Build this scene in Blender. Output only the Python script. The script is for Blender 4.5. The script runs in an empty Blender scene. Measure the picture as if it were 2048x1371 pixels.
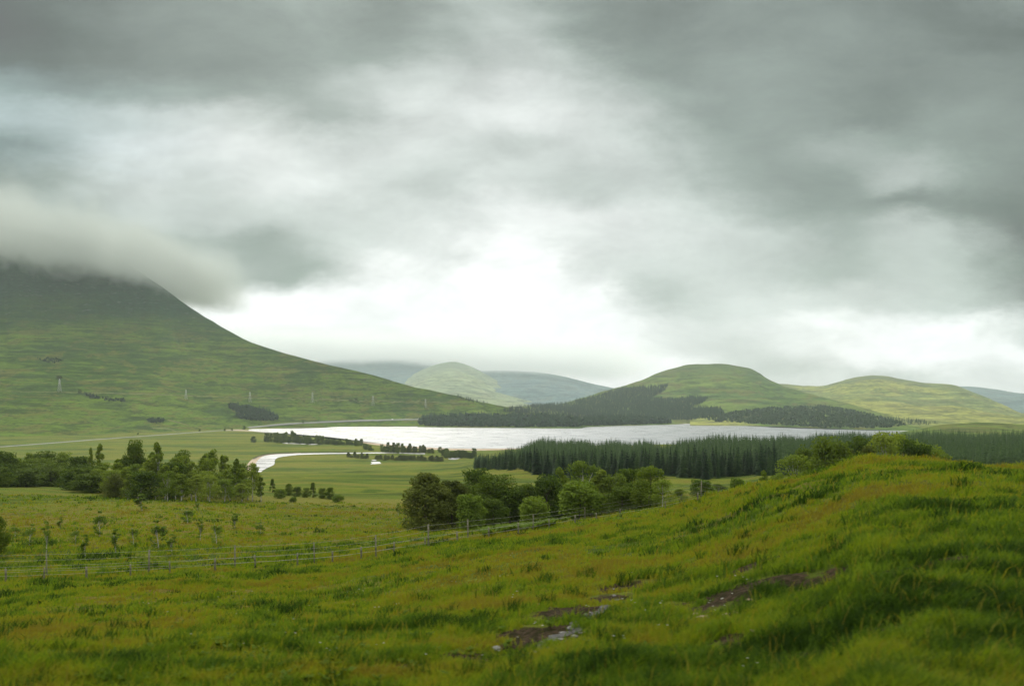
import bpy, math, random
import numpy as np
from mathutils import Vector
from mathutils.bvhtree import BVHTree
from math import radians as R
random.seed(7)
SC = bpy.context.scene
COL = SC.collection
FP, CX, YH = 1774.0, 1024.0, 800.0      # focal length in photo pixels, centre column, eye-level row

# ------------------------------------------------------------------ camera
cam = bpy.data.cameras.new('camera'); camo = bpy.data.objects.new('camera', cam); COL.objects.link(camo)
cam.lens = 36 * FP / 2048; cam.sensor_width = 36
cam.shift_y = (YH - 685.5) / 2048
cam.clip_start = 0.1; cam.clip_end = 60000
camo.location = (0, 0, 0); camo.rotation_euler = (R(90), 0, 0)
cam.dof.use_dof = True; cam.dof.focus_distance = 400
cam.dof.aperture_fstop = (cam.lens / 1000) / 0.017; cam.dof.aperture_ratio = .4
SC.camera = camo

# ------------------------------------------------------------------ node helper
class NT:
    def __init__(s, tree): s.t = tree
    def n(s, typ, ins=None, **props):
        nd = s.t.nodes.new(typ)
        for k, v in props.items(): setattr(nd, k, v)
        if ins:
            for k, v in ins.items():
                if isinstance(v, bpy.types.NodeSocket): s.t.links.new(v, nd.inputs[k])
                else: nd.inputs[k].default_value = v
        return nd
    def m(s, op, a, b=None, c=None, clamp=False):
        d = {0: a}
        if b is not None: d[1] = b
        if c is not None: d[2] = c
        nd = s.n('ShaderNodeMath', d, operation=op); nd.use_clamp = clamp
        return nd.outputs[0]
    def mix(s, f, a, b, mode='MIX'):
        nd = s.n('ShaderNodeMix', {0: f, 6: a, 7: b}, data_type='RGBA', blend_type=mode)
        return nd.outputs[2]
    def noise(s, vec, scale, detail=4, rough=.55, dist=0):
        return s.n('ShaderNodeTexNoise', {'Vector': vec, 'Scale': scale, 'Detail': detail, 'Roughness': rough, 'Distortion': dist})
    def step(s, v, a, b):
        return s.n('ShaderNodeMapRange', {0: v, 1: a, 2: b, 3: 0.0, 4: 1.0}, interpolation_type='SMOOTHSTEP').outputs[0]
def lin(c):
    c = c / 255.0
    return c / 12.92 if c <= .04045 else ((c + .055) / 1.055) ** 2.4

# ------------------------------------------------------------------ sky: broken overcast over a Nishita sky
SUN_EL, SUN_AZ = R(38), R(-12)          # azimuth from +Y towards +X
world = bpy.data.worlds.new('World'); SC.world = world; world.use_nodes = True
wt = world.node_tree; wt.nodes.clear(); W = NT(wt)
tc = W.n('ShaderNodeTexCoord').outputs['Generated']
sx = W.n('ShaderNodeSeparateXYZ', {0: tc})
X, Y, Z = sx.outputs
# cloud luminance by direction (rows = height above eye level, columns = bearing)
PXS = [0,128,256,384,512,640,768,896,1024,1152,1280,1408,1536,1664,1792,1920,2048]
ROWS = [
 (0,   [98,114,130,142,154,164,142,170,175,152,136,148,146,143,138,128,150]),
 (60,  [96,108,128,140,148,160,146,172,180,160,136,150,146,148,142,128,118]),
 (120, [112,116,128,138,146,158,160,176,192,178,148,154,156,148,144,142,134]),
 (180, [160,148,158,164,158,172,190,196,212,196,168,160,156,148,136,145,142]),
 (240, [178,182,190,200,196,172,204,210,218,208,182,162,156,152,134,152,148]),
 (300, [152,186,210,214,216,206,208,203,194,204,188,168,160,172,162,150,148]),
 (360, [142,168,198,196,212,212,196,192,202,190,192,172,160,162,180,165,142]),
 (420, [168,174,188,192,192,196,202,208,224,226,212,188,164,158,144,142,126]),
 (480, [162,170,174,168,162,184,206,222,240,220,213,200,184,166,186,178,128]),
 (545, [196,204,200,196,166,172,234,238,254,230,212,206,198,176,192,182,134]),
 (600, [200,215,235,252,252,250,252,254,255,255,206,206,214,210,204,188,140]),
 (650, [200,215,235,250,240,248,253,255,255,255,236,220,230,236,242,240,205]),
 (700, [200,205,210,215,216,216,224,238,248,250,236,216,224,236,246,252,252]),
 (745, [200,205,210,215,214,214,216,222,236,240,244,224,206,220,206,222,228]),
 (800, [215,215,215,218,218,220,222,226,232,236,238,228,222,222,218,224,226]),
]
HAZE_D, HAZE_TOP, EXPO = 5.4e-5, 930.0, 0.12
def skycol(v, py, px):
    t = max(0.0, min(1.0, (255 - v) / 100.0))
    blue = 0.06 * max(0, 1 - px / 500.0) * (1 if 120 < py < 330 else .2)
    v = min(255, v + 2)
    rgb = (v * (1 - .055 * t - blue * .6), v * (1 + .012 * t), v * (1 - .022 * t + blue * .5))
    el = math.atan((YH - py) / FP); L = min(9700, HAZE_TOP / max(math.sin(el), .05)); tr = math.exp(-HAZE_D * L)
    over = 1 + max(0, v - 236) * .018
    return tuple(max(.03, (.97 * lin(min(q, 255)) * over / 2 ** EXPO - (1 - tr) * w) / tr) for q, w in zip(rgb, (.58, .62, .62))) + (1,)
ym = W.m('MAXIMUM', Y, 0.18)
u = W.m('DIVIDE', X, ym); v = W.m('DIVIDE', Z, ym)
cu = W.n('ShaderNodeCombineXYZ', {0: u, 1: W.m('MULTIPLY', v, 2.1), 2: 0.0}).outputs[0]
n1 = W.noise(cu, 3.4, 8, .64); n2 = W.noise(W.n('ShaderNodeVectorMath', {0: cu, 1: (7.3, 2.1, 0)}, operation='ADD').outputs[0], 3.4, 8, .64)
n3 = W.noise(cu, 7.0, 9, .62, .25)
wu = W.m('MULTIPLY_ADD', W.m('SUBTRACT', n1.outputs[0], .5), .24, u)
wv = W.m('MULTIPLY_ADD', W.m('SUBTRACT', n2.outputs[0], .5), .11, v)
uf = W.m('MULTIPLY_ADD', wu, 1 / (2 * 1024 / FP) * .94, .5)     # 0..1 over the columns, small margin
row_prev = None; col = None
for i, (py, vals) in enumerate(ROWS):
    if py < 500: vals = [min(255, q + (7 if 175 < q < 235 else (-7 if q < 166 else 0))) for q in vals]
    rp = W.n('ShaderNodeValToRGB', {0: uf}); cr = rp.color_ramp; cr.interpolation = 'CARDINAL'
    N = len(vals)
    for k in range(N):
        pos = .5 + (PXS[k] - CX) / FP / (2 * 1024 / FP) * .94
        if k == 0: e = cr.elements[0]; e.position = pos
        elif k == N - 1: e = [q for q in cr.elements][-1]; e.position = pos
        else: e = cr.elements.new(pos)
        e.color = skycol(vals[k], py, PXS[k])
    if col is None: col = rp.outputs[0]
    else:
        va = (YH - ROWS[i - 1][0]) / FP; vb = (YH - py) / FP
        col = W.mix(W.step(wv, va, vb), col, rp.outputs[0])
# brighter cloud high overhead and behind
det = W.m('MULTIPLY_ADD', W.m('SUBTRACT', n3.outputs[0], .5), 1.05, 1.0)
col = W.mix(1.0, col, W.n('ShaderNodeCombineXYZ', {0: det, 1: det, 2: det}).outputs[0], 'MULTIPLY')
hi = W.step(v, .455, .95)
col = W.mix(hi, col, (1.45, 1.47, 1.40, 1))
bg1 = W.n('ShaderNodeBackground', {'Color': col, 'Strength': 1.0})
ns = W.n('ShaderNodeTexSky', sky_type='NISHITA'); ns.sun_disc = False; ns.sun_elevation = SUN_EL; ns.sun_rotation = SUN_AZ
bg2 = W.n('ShaderNodeBackground', {'Color': ns.outputs[0], 'Strength': .08})
mx = W.n('ShaderNodeMixShader', {0: .035, 1: bg1.outputs[0], 2: bg2.outputs[0]})
W.n('ShaderNodeOutputWorld', {0: mx.outputs[0]})
world.cycles.sampling_method = 'MANUAL'; world.cycles.sample_map_resolution = 512

sun = bpy.data.lights.new('sun', 'SUN'); suno = bpy.data.objects.new('sun', sun); COL.objects.link(suno)
sun.energy = 1.9; sun.angle = R(14); sun.color = (1, .95, .84)
sd = Vector((math.sin(SUN_AZ) * math.cos(SUN_EL), math.cos(SUN_AZ) * math.cos(SUN_EL), math.sin(SUN_EL)))
suno.rotation_euler = sd.to_track_quat('Z', 'Y').to_euler(); suno.location = (0, 0, 50)

SC.view_settings.view_transform = 'Standard'; SC.view_settings.look = 'None'
SC.view_settings.exposure = 0.12; SC.view_settings.gamma = 1
SC.render.engine = 'CYCLES'
cy = SC.cycles
cy.use_denoising = True; cy.max_bounces = 6; cy.diffuse_bounces = 3; cy.glossy_bounces = 2; cy.transmission_bounces = 3
cy.transparent_max_bounces = 6; cy.volume_bounces = 2; cy.volume_step_rate = 1.0; cy.volume_max_steps = 96; cy.use_adaptive_sampling = True; cy.adaptive_threshold = .02

# ------------------------------------------------------------------ numpy noise
def _h(ix, iy, s):
    n = (ix.astype(np.int64) * 374761393 + iy.astype(np.int64) * 668265263 + s * 1442695041) & 0x7fffffff
    n = ((n ^ (n >> 13)) * 1274126177) & 0x7fffffff
    return ((n ^ (n >> 16)) & 0xffff) / 65535.0
def vn(x, y, s=0):
    ix = np.floor(x); iy = np.floor(y); fx = x - ix; fy = y - iy
    fx = fx * fx * (3 - 2 * fx); fy = fy * fy * (3 - 2 * fy)
    a = _h(ix, iy, s); b = _h(ix + 1, iy, s); c = _h(ix, iy + 1, s); d = _h(ix + 1, iy + 1, s)
    return (a + (b - a) * fx) * (1 - fy) + (c + (d - c) * fx) * fy
def fbm(x, y, o=4, s=0, g=.5):
    t = 0; a = 1; w = 0
    for i in range(o):
        t = t + a * (vn(x, y, s + i * 17) - .5); w += a; a *= g
        x, y = x * 1.93 + y * .41 + 3.1, y * 1.93 - x * .41 + 7.7
    return t / w * 2
def pchip(xs, ys, q):
    xs = np.asarray(xs, float); ys = np.asarray(ys, float); q = np.clip(q, xs[0], xs[-1])
    h = np.diff(xs); dl = np.diff(ys) / h; m = np.zeros_like(ys)
    for i in range(1, len(xs) - 1):
        if dl[i - 1] * dl[i] > 0:
            w1 = 2 * h[i] + h[i - 1]; w2 = h[i] + 2 * h[i - 1]
            m[i] = (w1 + w2) / (w1 / dl[i - 1] + w2 / dl[i])
    m[0], m[-1] = dl[0], dl[-1]
    k = np.clip(np.searchsorted(xs, q) - 1, 0, len(xs) - 2)
    t = (q - xs[k]) / h[k]
    return ((2*t**3 - 3*t**2 + 1) * ys[k] + (t**3 - 2*t**2 + t) * h[k] * m[k] + (-2*t**3 + 3*t**2) * ys[k+1] + (t**3 - t**2) * h[k] * m[k+1])
def sstep(x, a, b):
    t = np.clip((x - a) / (b - a), 0, 1); return t * t * (3 - 2 * t)

# ------------------------------------------------------------------ mesh / tag helpers
def mesh_np(name, V, F, mat=None, smooth=False, attrs=None):
    V = np.ascontiguousarray(V, np.float32); me = bpy.data.meshes.new(name)
    Fs = F if isinstance(F, list) else [F]
    Fs = [np.asarray(f, np.int32) for f in Fs if len(f)]
    me.vertices.add(len(V)); me.vertices.foreach_set('co', V.ravel())
    loops = np.concatenate([f.ravel() for f in Fs]); sizes = np.concatenate([np.full(len(f), f.shape[1], np.int32) for f in Fs])
    me.loops.add(len(loops)); me.loops.foreach_set('vertex_index', loops)
    me.polygons.add(len(sizes)); me.polygons.foreach_set('loop_start', np.concatenate([[0], np.cumsum(sizes)[:-1]]).astype(np.int32))
    me.polygons.foreach_set('loop_total', sizes)
    if smooth: me.polygons.foreach_set('use_smooth', np.ones(len(sizes), bool))
    for k, a in (attrs or {}).items():
        at_ = me.attributes.new(k, 'FLOAT', 'POINT'); at_.data.foreach_set('value', np.asarray(a, np.float32))
    me.update(calc_edges=True)
    if mat: me.materials.append(mat)
    return me
def link(name, me, parent=None, loc=None):
    o = bpy.data.objects.new(name, me); COL.objects.link(o)
    if parent: o.parent = parent
    if loc is not None: o.location = loc
    return o
def tag(o, label=None, cat=None, group=None, kind=None):
    if label: o['label'] = label
    if cat: o['category'] = cat
    if group: o['group'] = group
    if kind: o['kind'] = kind
    return o
class MB:
    """collects tubes, boxes, lumps into one mesh"""
    def __init__(s): s.V = []; s.F4 = []; s.F3 = []; s.n = 0
    def add(s, V, F4=(), F3=()):
        s.V.append(np.asarray(V, float))
        s.F4 += [[i + s.n for i in f] for f in F4]; s.F3 += [[i + s.n for i in f] for f in F3]; s.n += len(V)
    def tube(s, pts, rad, k=6):
        pts = [Vector(p) for p in pts]; V = []; F = []
        for i, p in enumerate(pts):
            d = (pts[min(i + 1, len(pts) - 1)] - pts[max(i - 1, 0)]).normalized()
            a = d.cross(Vector((0, 0, 1)) if abs(d.z) < .9 else Vector((1, 0, 0))).normalized(); b = d.cross(a)
            r = rad[i] if hasattr(rad, '__len__') else rad
            for j in range(k):
                w = 2 * math.pi * j / k; V.append(p + a * (r * math.cos(w)) + b * (r * math.sin(w)))
        for i in range(len(pts) - 1):
            for j in range(k): F.append([i*k + j, i*k + (j+1) % k, (i+1)*k + (j+1) % k, (i+1)*k + j])
        n0 = len(V); V += [pts[0], pts[-1]]; T = []
        for j in range(k):
            T.append([n0, (j+1) % k, j]); T.append([n0 + 1, (len(pts)-1)*k + j, (len(pts)-1)*k + (j+1) % k])
        s.add([tuple(q) for q in V], F, T)
    def box(s, c, size, taper=1.0):
        x, y, z = [q / 2 for q in size]
        V = [(c[0]+a*x*(taper if e > 0 else 1), c[1]+b*y*(taper if e > 0 else 1), c[2]+e*z) for e in (-1, 1) for a, b in ((-1,-1),(1,-1),(1,1),(-1,1))]
        s.add(V, [[3,2,1,0],[4,5,6,7],[0,1,5,4],[1,2,6,5],[2,3,7,6],[3,0,4,7]])
    def mesh(s, name, mat, smooth=False):
        return mesh_np(name, np.concatenate(s.V), [f for f in (np.array(s.F4), np.array(s.F3)) if len(f)], mat, smooth)

def newmat(name):
    m = bpy.data.materials.new(name); m.use_nodes = True; m.node_tree.nodes.clear(); return m, NT(m.node_tree)
def simple(name, c, rough=.8, var=.15, scale=3.0, metal=0):
    m, T = newmat(name); g = T.n('ShaderNodeTexCoord').outputs['Object']
    nz = T.noise(g, scale, 4)
    c2 = tuple(q * (1 - var * 2) for q in c); c3 = tuple(min(1, q * (1 + var)) for q in c)
    cc = T.mix(T.step(nz.outputs[0], .3, .7), (*c2, 1), (*c3, 1))
    b = T.n('ShaderNodeBsdfPrincipled', {'Base Color': cc, 'Roughness': rough, 'Metallic': metal, 'Specular IOR Level': .12})
    T.n('ShaderNodeOutputMaterial', {0: b.outputs[0]}); return m

# ------------------------------------------------------------------ terrain heights
ZL = -65.3
def P(d, py): return (d, (YH - py) / FP * d)
COLS = {
 -900: [(2,-3.4),(12,-3.9),(54,-10.6),(80,-12.8),(110,-15.2),(170,-17.7),(400,-38),(823,ZL)],
 0:    [(2,-3.4),(12,-3.87),P(54,1150),(80,-12.8),(110,-15.2),P(170,985),(300,-29),(500,-46),(823,ZL)],
 300:  [(2,-3.4),(12,-3.87),(30,-6.9),P(56,1142),P(80,1084),P(110,1043),P(170,993),(300,-29.2),(500,-46.3),(823,ZL)],
 600:  [(2,-3.4),(12,-3.87),(30,-6.8),P(57,1128),P(100,1060),P(190,1000),P(330,962),P(450,952),P(600,945),(823,ZL)],
 900:  [(2,-3.4),(12,-3.87),(30,-6.2),P(62,1085),P(110,1058),P(200,1000),P(350,962),P(550,942),P(750,934),(850,-62.9),(1000,ZL)],
 1066: [(2,-3.3),(12,-3.75),(30,-5.7),P(69,1062),P(118,1044),P(200,1000),P(330,960),(400,-31),(500,-33.5),(600,-36.5),(850,-45),(1100,ZL)],
 1300: [(2,-3.2),(12,-3.6),(40,-6.3),P(89,1017),P(130,1014),P(200,985),P(330,957),(400,-31),(500,-33.5),(600,-36),(850,-43),(1150,ZL)],
 1450: [(2,-3.1),(12,-3.4),(40,-5.2),P(70,985),(100,-11.4),(180,-19),(330,-28.5),(400,-30.5),(500,-33),(600,-35.5),(850,-41),(1150,ZL)],
 1532: [(2,-3.0),(10,-3.2),(40,-4.4),P(72,969),(90,-8.9),(110,-12.5),(200,-20),(330,-27),(850,-40),(1150,ZL)],
 1650: [(2,-2.9),(10,-3.1),(30,-3.25),P(56,944),(75,-7.5),(110,-14),(200,-20),(330,-27),(850,-39),(1150,ZL)],
 1750: [(2,-2.8),(9,-2.9),(25,-2.6),P(48,921),(60,-4.6),(80,-8.8),(110,-14),(200,-20),(330,-27),(850,-38),(1150,ZL)],
 1900: [(2,-2.8),(9,-2.9),(22,-2.4),P(44,931),(56,-4.8),(80,-9),(110,-14),(200,-20),(330,-27),(850,-38),(1150,ZL)],
 2048: [(2,-2.8),(9,-2.9),(20,-2.3),P(40,943),(55,-5),(80,-9.5),(110,-14),(200,-20),(330,-27),(850,-38),(1150,ZL)],
 2900: [(2,-2.8),(9,-2.9),(20,-2.4),(40,-3.6),(55,-6),(80,-9.5),(110,-14),(200,-20),(330,-27),(850,-38),(1150,ZL)],
}
LR = np.linspace(math.log(1.5), math.log(30000), 420)
AZK = [math.atan((px - CX) / FP) for px in sorted(COLS)]
tabc = []
for px in sorted(COLS):
    ca = math.cos(math.atan((px - CX) / FP))
    rr = [math.log(d / ca) for d, z in COLS[px]]; zz = [z for d, z in COLS[px]]
    rr = [LR[0] - .1] + rr + [rr[-1] + .3, LR[-1] + 1]; zz = [zz[0]] + zz + [ZL, ZL]
    tabc.append(pchip(rr, zz, LR))
tabc = np.array(tabc)                                     # columns x rings
AZT = np.linspace(AZK[0], AZK[-1], 500)
TAB = np.array([pchip(AZK, tabc[:, i], AZT) for i in range(len(LR))])   # rings x az
def hbase(x, y):
    r = np.hypot(x, y); az = np.clip(np.arctan2(x, y), AZT[0], AZT[-1])
    a = (np.log(np.maximum(r, 1.5)) - LR[0]) / (LR[1] - LR[0]); b = (az - AZT[0]) / (AZT[1] - AZT[0])
    a = np.clip(a, 0, len(LR) - 1.001); b = np.clip(b, 0, len(AZT) - 1.001)
    i = a.astype(int); j = b.astype(int); fa = a - i; fb = b - j
    return (TAB[i, j] * (1-fa) + TAB[i+1, j] * fa) * (1-fb) + (TAB[i, j+1] * (1-fa) + TAB[i+1, j+1] * fa) * fb
def height(x, y):
    x = np.asarray(x, float); y = np.asarray(y, float)
    z = hbase(x, y); r = np.hypot(x, y)
    up = sstep(z, ZL + .5, ZL + 6)                         # nothing on the flat valley floor
    a1 = np.interp(r, [2, 15, 40, 100, 300, 900], [.02, .22, .30, .55, 1.4, 2.0])
    z = z + up * (a1 * fbm(x / 3.2, y / 3.2, 3, 1) * sstep(-r, -160, -60) + .6 * a1 * fbm(x / 24, y / 24, 3, 5) * sstep(r, 25, 90)
                  + .09 * fbm(x / .9, y / .9, 2, 9) * sstep(-r, -70, -30))
    z = z + (1 - up) * .04 * fbm(x / 60, y / 60, 2, 3)
    return z

# ------------------------------------------------------------------ ground and hill materials
def ground_material():
    m, T = newmat('moor_grass'); g = T.n('ShaderNodeTexCoord').outputs['Object']
    st = T.n('ShaderNodeMapping', {0: g, 3: (1, 1.6, 1)}).outputs[0]
    nl = T.noise(g, .012, 5, .6).outputs[0]; nm = T.noise(st, .09, 6, .62).outputs[0]; nf = T.noise(st, .7, 5, .65).outputs[0]; nt = T.noise(g, 6.0, 4, .7).outputs[0]
    c = T.mix(T.step(nl, .38, .62), (.155, .175, .020, 1), (.100, .150, .016, 1))
    c = T.mix(T.step(nm, .50, .68), c, (.165, .140, .026, 1))
    c = T.mix(T.step(nm, .46, .33), c, (.052, .095, .012, 1))
    c = T.mix(T.m('MULTIPLY', T.step(nf, .56, .72), .65), c, (.125, .092, .022, 1))
    c = T.mix(T.m('MULTIPLY', T.step(nf, .46, .30), .6), c, (.040, .072, .010, 1))
    lg = T.n('ShaderNodeMapping', {0: g, 3: (.25, 1.3, 1)}).outputs[0]; ns_ = T.noise(lg, .022, 7, .66, .4).outputs[0]
    c = T.mix(T.m('MULTIPLY', T.step(ns_, .53, .59), .85), c, (.050, .080, .012, 1))
    c = T.mix(T.m('MULTIPLY', T.step(ns_, .47, .41), .75), c, (.185, .175, .034, 1))
    br = T.n('ShaderNodeAttribute', attribute_name='heath').outputs['Fac']
    c = T.mix(T.m('MULTIPLY', br, T.step(nf, .35, .6)), c, (.155, .105, .024, 1))
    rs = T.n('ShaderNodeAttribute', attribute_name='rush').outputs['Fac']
    c = T.mix(T.m('MULTIPLY', rs, .8), c, (.030, .070, .012, 1))  # rush green, plus dimming of the lower view corners painted in
    pe = T.n('ShaderNodeAttribute', attribute_name='peat').outputs['Fac']
    pc = T.mix(T.step(nt, .4, .65), (.022, .014, .008, 1), (.065, .045, .028, 1))
    c = T.mix(T.step(T.m('ADD', pe, T.m('MULTIPLY', T.m('SUBTRACT', nt, .5), .8)), .45, .6), c, pc)
    c = T.mix(T.m('MULTIPLY', T.step(nt, .62, .35), .45), c, (.02, .03, .006, 1))
    bp = T.n('ShaderNodeBump', {'Strength': .9, 'Distance': .25, 'Height': T.m('ADD', nt, T.m('MULTIPLY', nf, 2))})
    b = T.n('ShaderNodeBsdfPrincipled', {'Base Color': c, 'Roughness': .9, 'Normal': bp.outputs[0], 'Specular IOR Level': .02})
    T.n('ShaderNodeOutputMaterial', {0: b.outputs[0]}); return m
def hill_material(name, green, dark, brown, high, zlo, zhi, sc=1.0, stretch=3.0, rock=0.0):
    m, T = newmat(name); g = T.n('ShaderNodeTexCoord').outputs['Object']
    st = T.n('ShaderNodeMapping', {0: g, 3: (1, .7, stretch)}).outputs[0]
    nl = T.noise(st, .0022 * sc, 6, .6).outputs[0]; nm = T.noise(st, .012 * sc, 7, .62, .5).outputs[0]; nf = T.noise(st, .06 * sc, 6, .68).outputs[0]
    c = T.mix(T.step(nl, .44, .56), (*green, 1), (*dark, 1))
    c = T.mix(T.m('MULTIPLY', T.step(nm, .50, .58), .85), c, (*brown, 1))
    c = T.mix(T.m('MULTIPLY', T.step(nm, .47, .36), .7), c, tuple(q * .6 for q in dark) + (1,))
    c = T.mix(T.m('MULTIPLY', T.step(nf, .50, .34), .75), c, tuple(q * .45 for q in dark) + (1,))
    c = T.mix(T.m('MULTIPLY', T.step(nf, .56, .70), .35), c, tuple(min(1, q * 1.5) for q in green) + (1,))
    sk = T.noise(T.n('ShaderNodeMapping', {0: g, 3: (.3, .5, 4.5)}).outputs[0], .02 * sc, 8, .7, .6).outputs[0]
    c = T.mix(T.m('MULTIPLY', T.step(sk, .48, .40), .75), c, tuple(q * .5 for q in dark) + (1,))
    c = T.mix(T.m('MULTIPLY', T.step(sk, .53, .62), .5), c, tuple(min(1, q * 1.45) for q in green) + (1,))
    z = T.n('ShaderNodeSeparateXYZ', {0: g}).outputs[2]
    zz = T.m('ADD', z, T.m('MULTIPLY', T.m('SUBTRACT', nl, .5), (zhi - zlo) * 1.2))
    c = T.mix(T.step(zz, zlo, zhi), c, T.mix(T.step(nf, .42, .62), (*high, 1), tuple(q * .5 for q in high) + (1,)))
    if rock:
        c = T.mix(T.m('MULTIPLY', T.m('MULTIPLY', T.step(zz, zlo, zhi), T.step(T.noise(st, .05, 8, .75).outputs[0], .56, .66)), rock), c, (.20, .20, .19, 1))
    bp = T.n('ShaderNodeBump', {'Strength': 1.0, 'Distance': 9.0, 'Height': T.m('ADD', nm, T.m('MULTIPLY', nf, .5))})
    b = T.n('ShaderNodeBsdfPrincipled', {'Base Color': c, 'Roughness': .95, 'Normal': bp.outputs[0], 'Specular IOR Level': .02})
    T.n('ShaderNodeOutputMaterial', {0: b.outputs[0]}); return m
MG = ground_material()

# ------------------------------------------------------------------ the ground sheet
def pixd(px, d): return ((px - CX) / FP * d, d)
def blob(x, y, spots):
    o = np.zeros_like(x)
    for px, d, rx, ry, a in spots:
        cx, cyy = pixd(px, d); o = np.maximum(o, a * np.exp(-(((x - cx) / rx) ** 2 + ((y - cyy) / ry) ** 2)))
    return o
PEAT = [(1210,19.5,.9,1.2,1),(1150,17.5,1.1,1.1,1),(1070,15.5,1.2,.9,1),(950,14.3,1.0,.6,.9),(1470,16.5,1.7,1.2,1),(1540,19.5,1.2,1.0,.9),(1400,16.2,1.0,.7,.9),(1260,21.5,1,1.2,.8),
        (1830,13.8,1.6,.7,.9),(1620,15.5,1.0,.8,.8),(1640,11.2,1.4,.6,.7),(1400,13.2,.9,.4,.6),(800,13.6,.5,.3,.7),(1520,12.8,1.2,.6,.7)]
def masks(x, y):
    r = np.hypot(x, y)
    peat = blob(x, y, [(a, b, c * 1.0, d_ * 1.0, e) for a, b, c, d_, e in PEAT]) + .38 * fbm(x / .45, y / .45, 3, 61)
    peat = peat * (blob(x, y, PEAT) > .15)
    heath = blob(x, y, [(650,150,26,22,.9),(560,105,24,10,.9),(820,170,24,16,.8),(200,100,34,14,.8),(60,120,26,14,.8),(450,84,20,8,.8),(1230,60,18,9,.7),(100,24,6,5,.8),(1900,24,8,4,.7),
                         (430,118,16,5,.9),(250,34,8,7,.7),(330,19,4,3,.6),(1480,55,9,5,.7),(1650,42,9,5,.7)])
    rush = blob(x, y, [(840,640,60,30,1),(700,690,50,22,.9),(560,640,30,20,.7),(800,420,26,26,.9),(740,360,20,16,.7),(660,330,14,14,.6),(640,220,20,10,.5),(250,160,40,8,.7),(1050,330,30,14,.6),(1900,14,4,4,.9),(1950,20,5,4,.7),(1300,12,2.5,2,.8),(1450,33,5,6,.6),(950,24,5,2.5,.5),(1700,17,3,2,.6),(1900,11.5,5,2.5,1),(2000,20,6,4,.9),(2100,28,6,5,.8),(1650,12.5,3,1.2,.7),(80,13,3,1,.6),(1250,11,3,1,.6)])  # rush patches; the nearest spots paint corner darkening into the ground colour
    return peat, heath, rush
azs = np.concatenate([np.linspace(-math.pi, -.72, 40)[:-1], np.linspace(-.72, .72, 620), np.linspace(.72, math.pi, 40)[1:]])
rs = np.concatenate([np.linspace(.6, 5, 14)[:-1], np.geomspace(5, 1300, 470)[:-1], np.geomspace(1300, 9600, 44)])
AZ, RR = np.meshgrid(azs, rs); GX = (RR * np.sin(AZ)).ravel(); GY = (RR * np.cos(AZ)).ravel(); GZ = height(GX, GY)
na, nr = len(azs), len(rs)
idx = np.arange(na * nr).reshape(nr, na)
GF = np.stack([idx[:-1, :-1], idx[:-1, 1:], idx[1:, 1:], idx[1:, :-1]], -1).reshape(-1, 4)
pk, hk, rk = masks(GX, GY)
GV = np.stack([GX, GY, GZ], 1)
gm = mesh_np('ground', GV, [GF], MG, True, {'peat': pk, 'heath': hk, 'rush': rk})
tag(link('ground', gm), kind='structure')

# ------------------------------------------------------------------ hills as real height surfaces, foot to ridge and down the back
TERR = [(GV, GF)]
def hill(name, ridge, foot, mat, expo=1.5, rough=1.0, nz=40.0, n=300, rows=110, back=.45, seed=0, gully=0.0):
    a = np.array(ridge, float); b = np.array(foot, float)
    px = np.linspace(a[0, 0], a[-1, 0], n)
    rp, rd = pchip(a[:, 0], a[:, 1], px), pchip(a[:, 0], a[:, 2], px)
    fz, fd = pchip(b[:, 0], b[:, 1], px), pchip(b[:, 0], b[:, 2], px)
    rz = (YH - rp) / FP * rd
    T = np.concatenate([np.linspace(0, 1, rows), 1 + np.linspace(0, 1, 26)[1:] * back])
    t, PX = np.meshgrid(T, px, indexing='ij')
    d = fd + (rd - fd) * t
    tt = np.clip(t, 0, 1)
    z = fz + (rz - fz) * tt ** expo
    bk = np.clip((t - 1) / back, 0, 1); z = z - (rz - ZL + 40) * (1.25 * bk ** 1.5)
    x = (PX - CX) / FP * d
    w = np.sin(np.pi * np.clip(t, 0, 1)) ** .8
    z = z + w * nz * fbm(x / 420, d / 420, 5, seed) + rough * 2.2 * fbm(x / 45, d / 45, 3, seed + 4) * np.clip(tt * 6, 0, 1)
    if gully: z = z - w * gully * np.clip(tt * 1.6 - .5, 0, 1) * (1 - np.abs(fbm((x + d * .55) / 60, (d - x * .3) / 600, 4, seed + 8))) ** 3
    V = np.stack([x.ravel(), d.ravel(), z.ravel()], 1)
    ii = np.arange(len(T) * n).reshape(len(T), n)
    F = np.stack([ii[:-1, :-1], ii[:-1, 1:], ii[1:, 1:], ii[1:, :-1]], -1).reshape(-1, 4)
    o = tag(link(name, mesh_np(name, V, [F], mat, True)), kind='structure'); TERR.append((V, F)); return o
def ft(px, py, z=-66.5): return (px, z, (z + 1.2) * -FP / (py - YH))
MM = hill_material('mountain_grass', (.088, .140, .012), (.042, .084, .009), (.108, .112, .022), (.012, .044, .016), 80, 300, 1.4, 3.4, .35)
hill('mountain', [(-1100,430,2900),(-500,442,2750),(-150,442,2650),(0,452,2600),(160,486,2560),(250,526,2520),(320,572,2480),(360,600,2460),(400,627,2440),(450,657,2420),(500,682,2400),(570,706,2390),
     (640,724,2390),(720,743,2400),(800,765,2430),(860,780,2460),(920,793,2490),(980,807,2520),(1050,822,2560),(1130,840,2600)],
     [ft(-1100,878),ft(0,873),ft(200,868),ft(400,860),ft(500,856),ft(680,853.5),ft(860,852),ft(1130,850)], MM, 1.45, 1.2, 26, 420, 170, .6, 3, 34)
MC = hill_material('hill_grass', (.105, .150, .026), (.058, .105, .024), (.100, .100, .030), (.060, .095, .036), 60, 190, .9, 2.0, .2)
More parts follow.
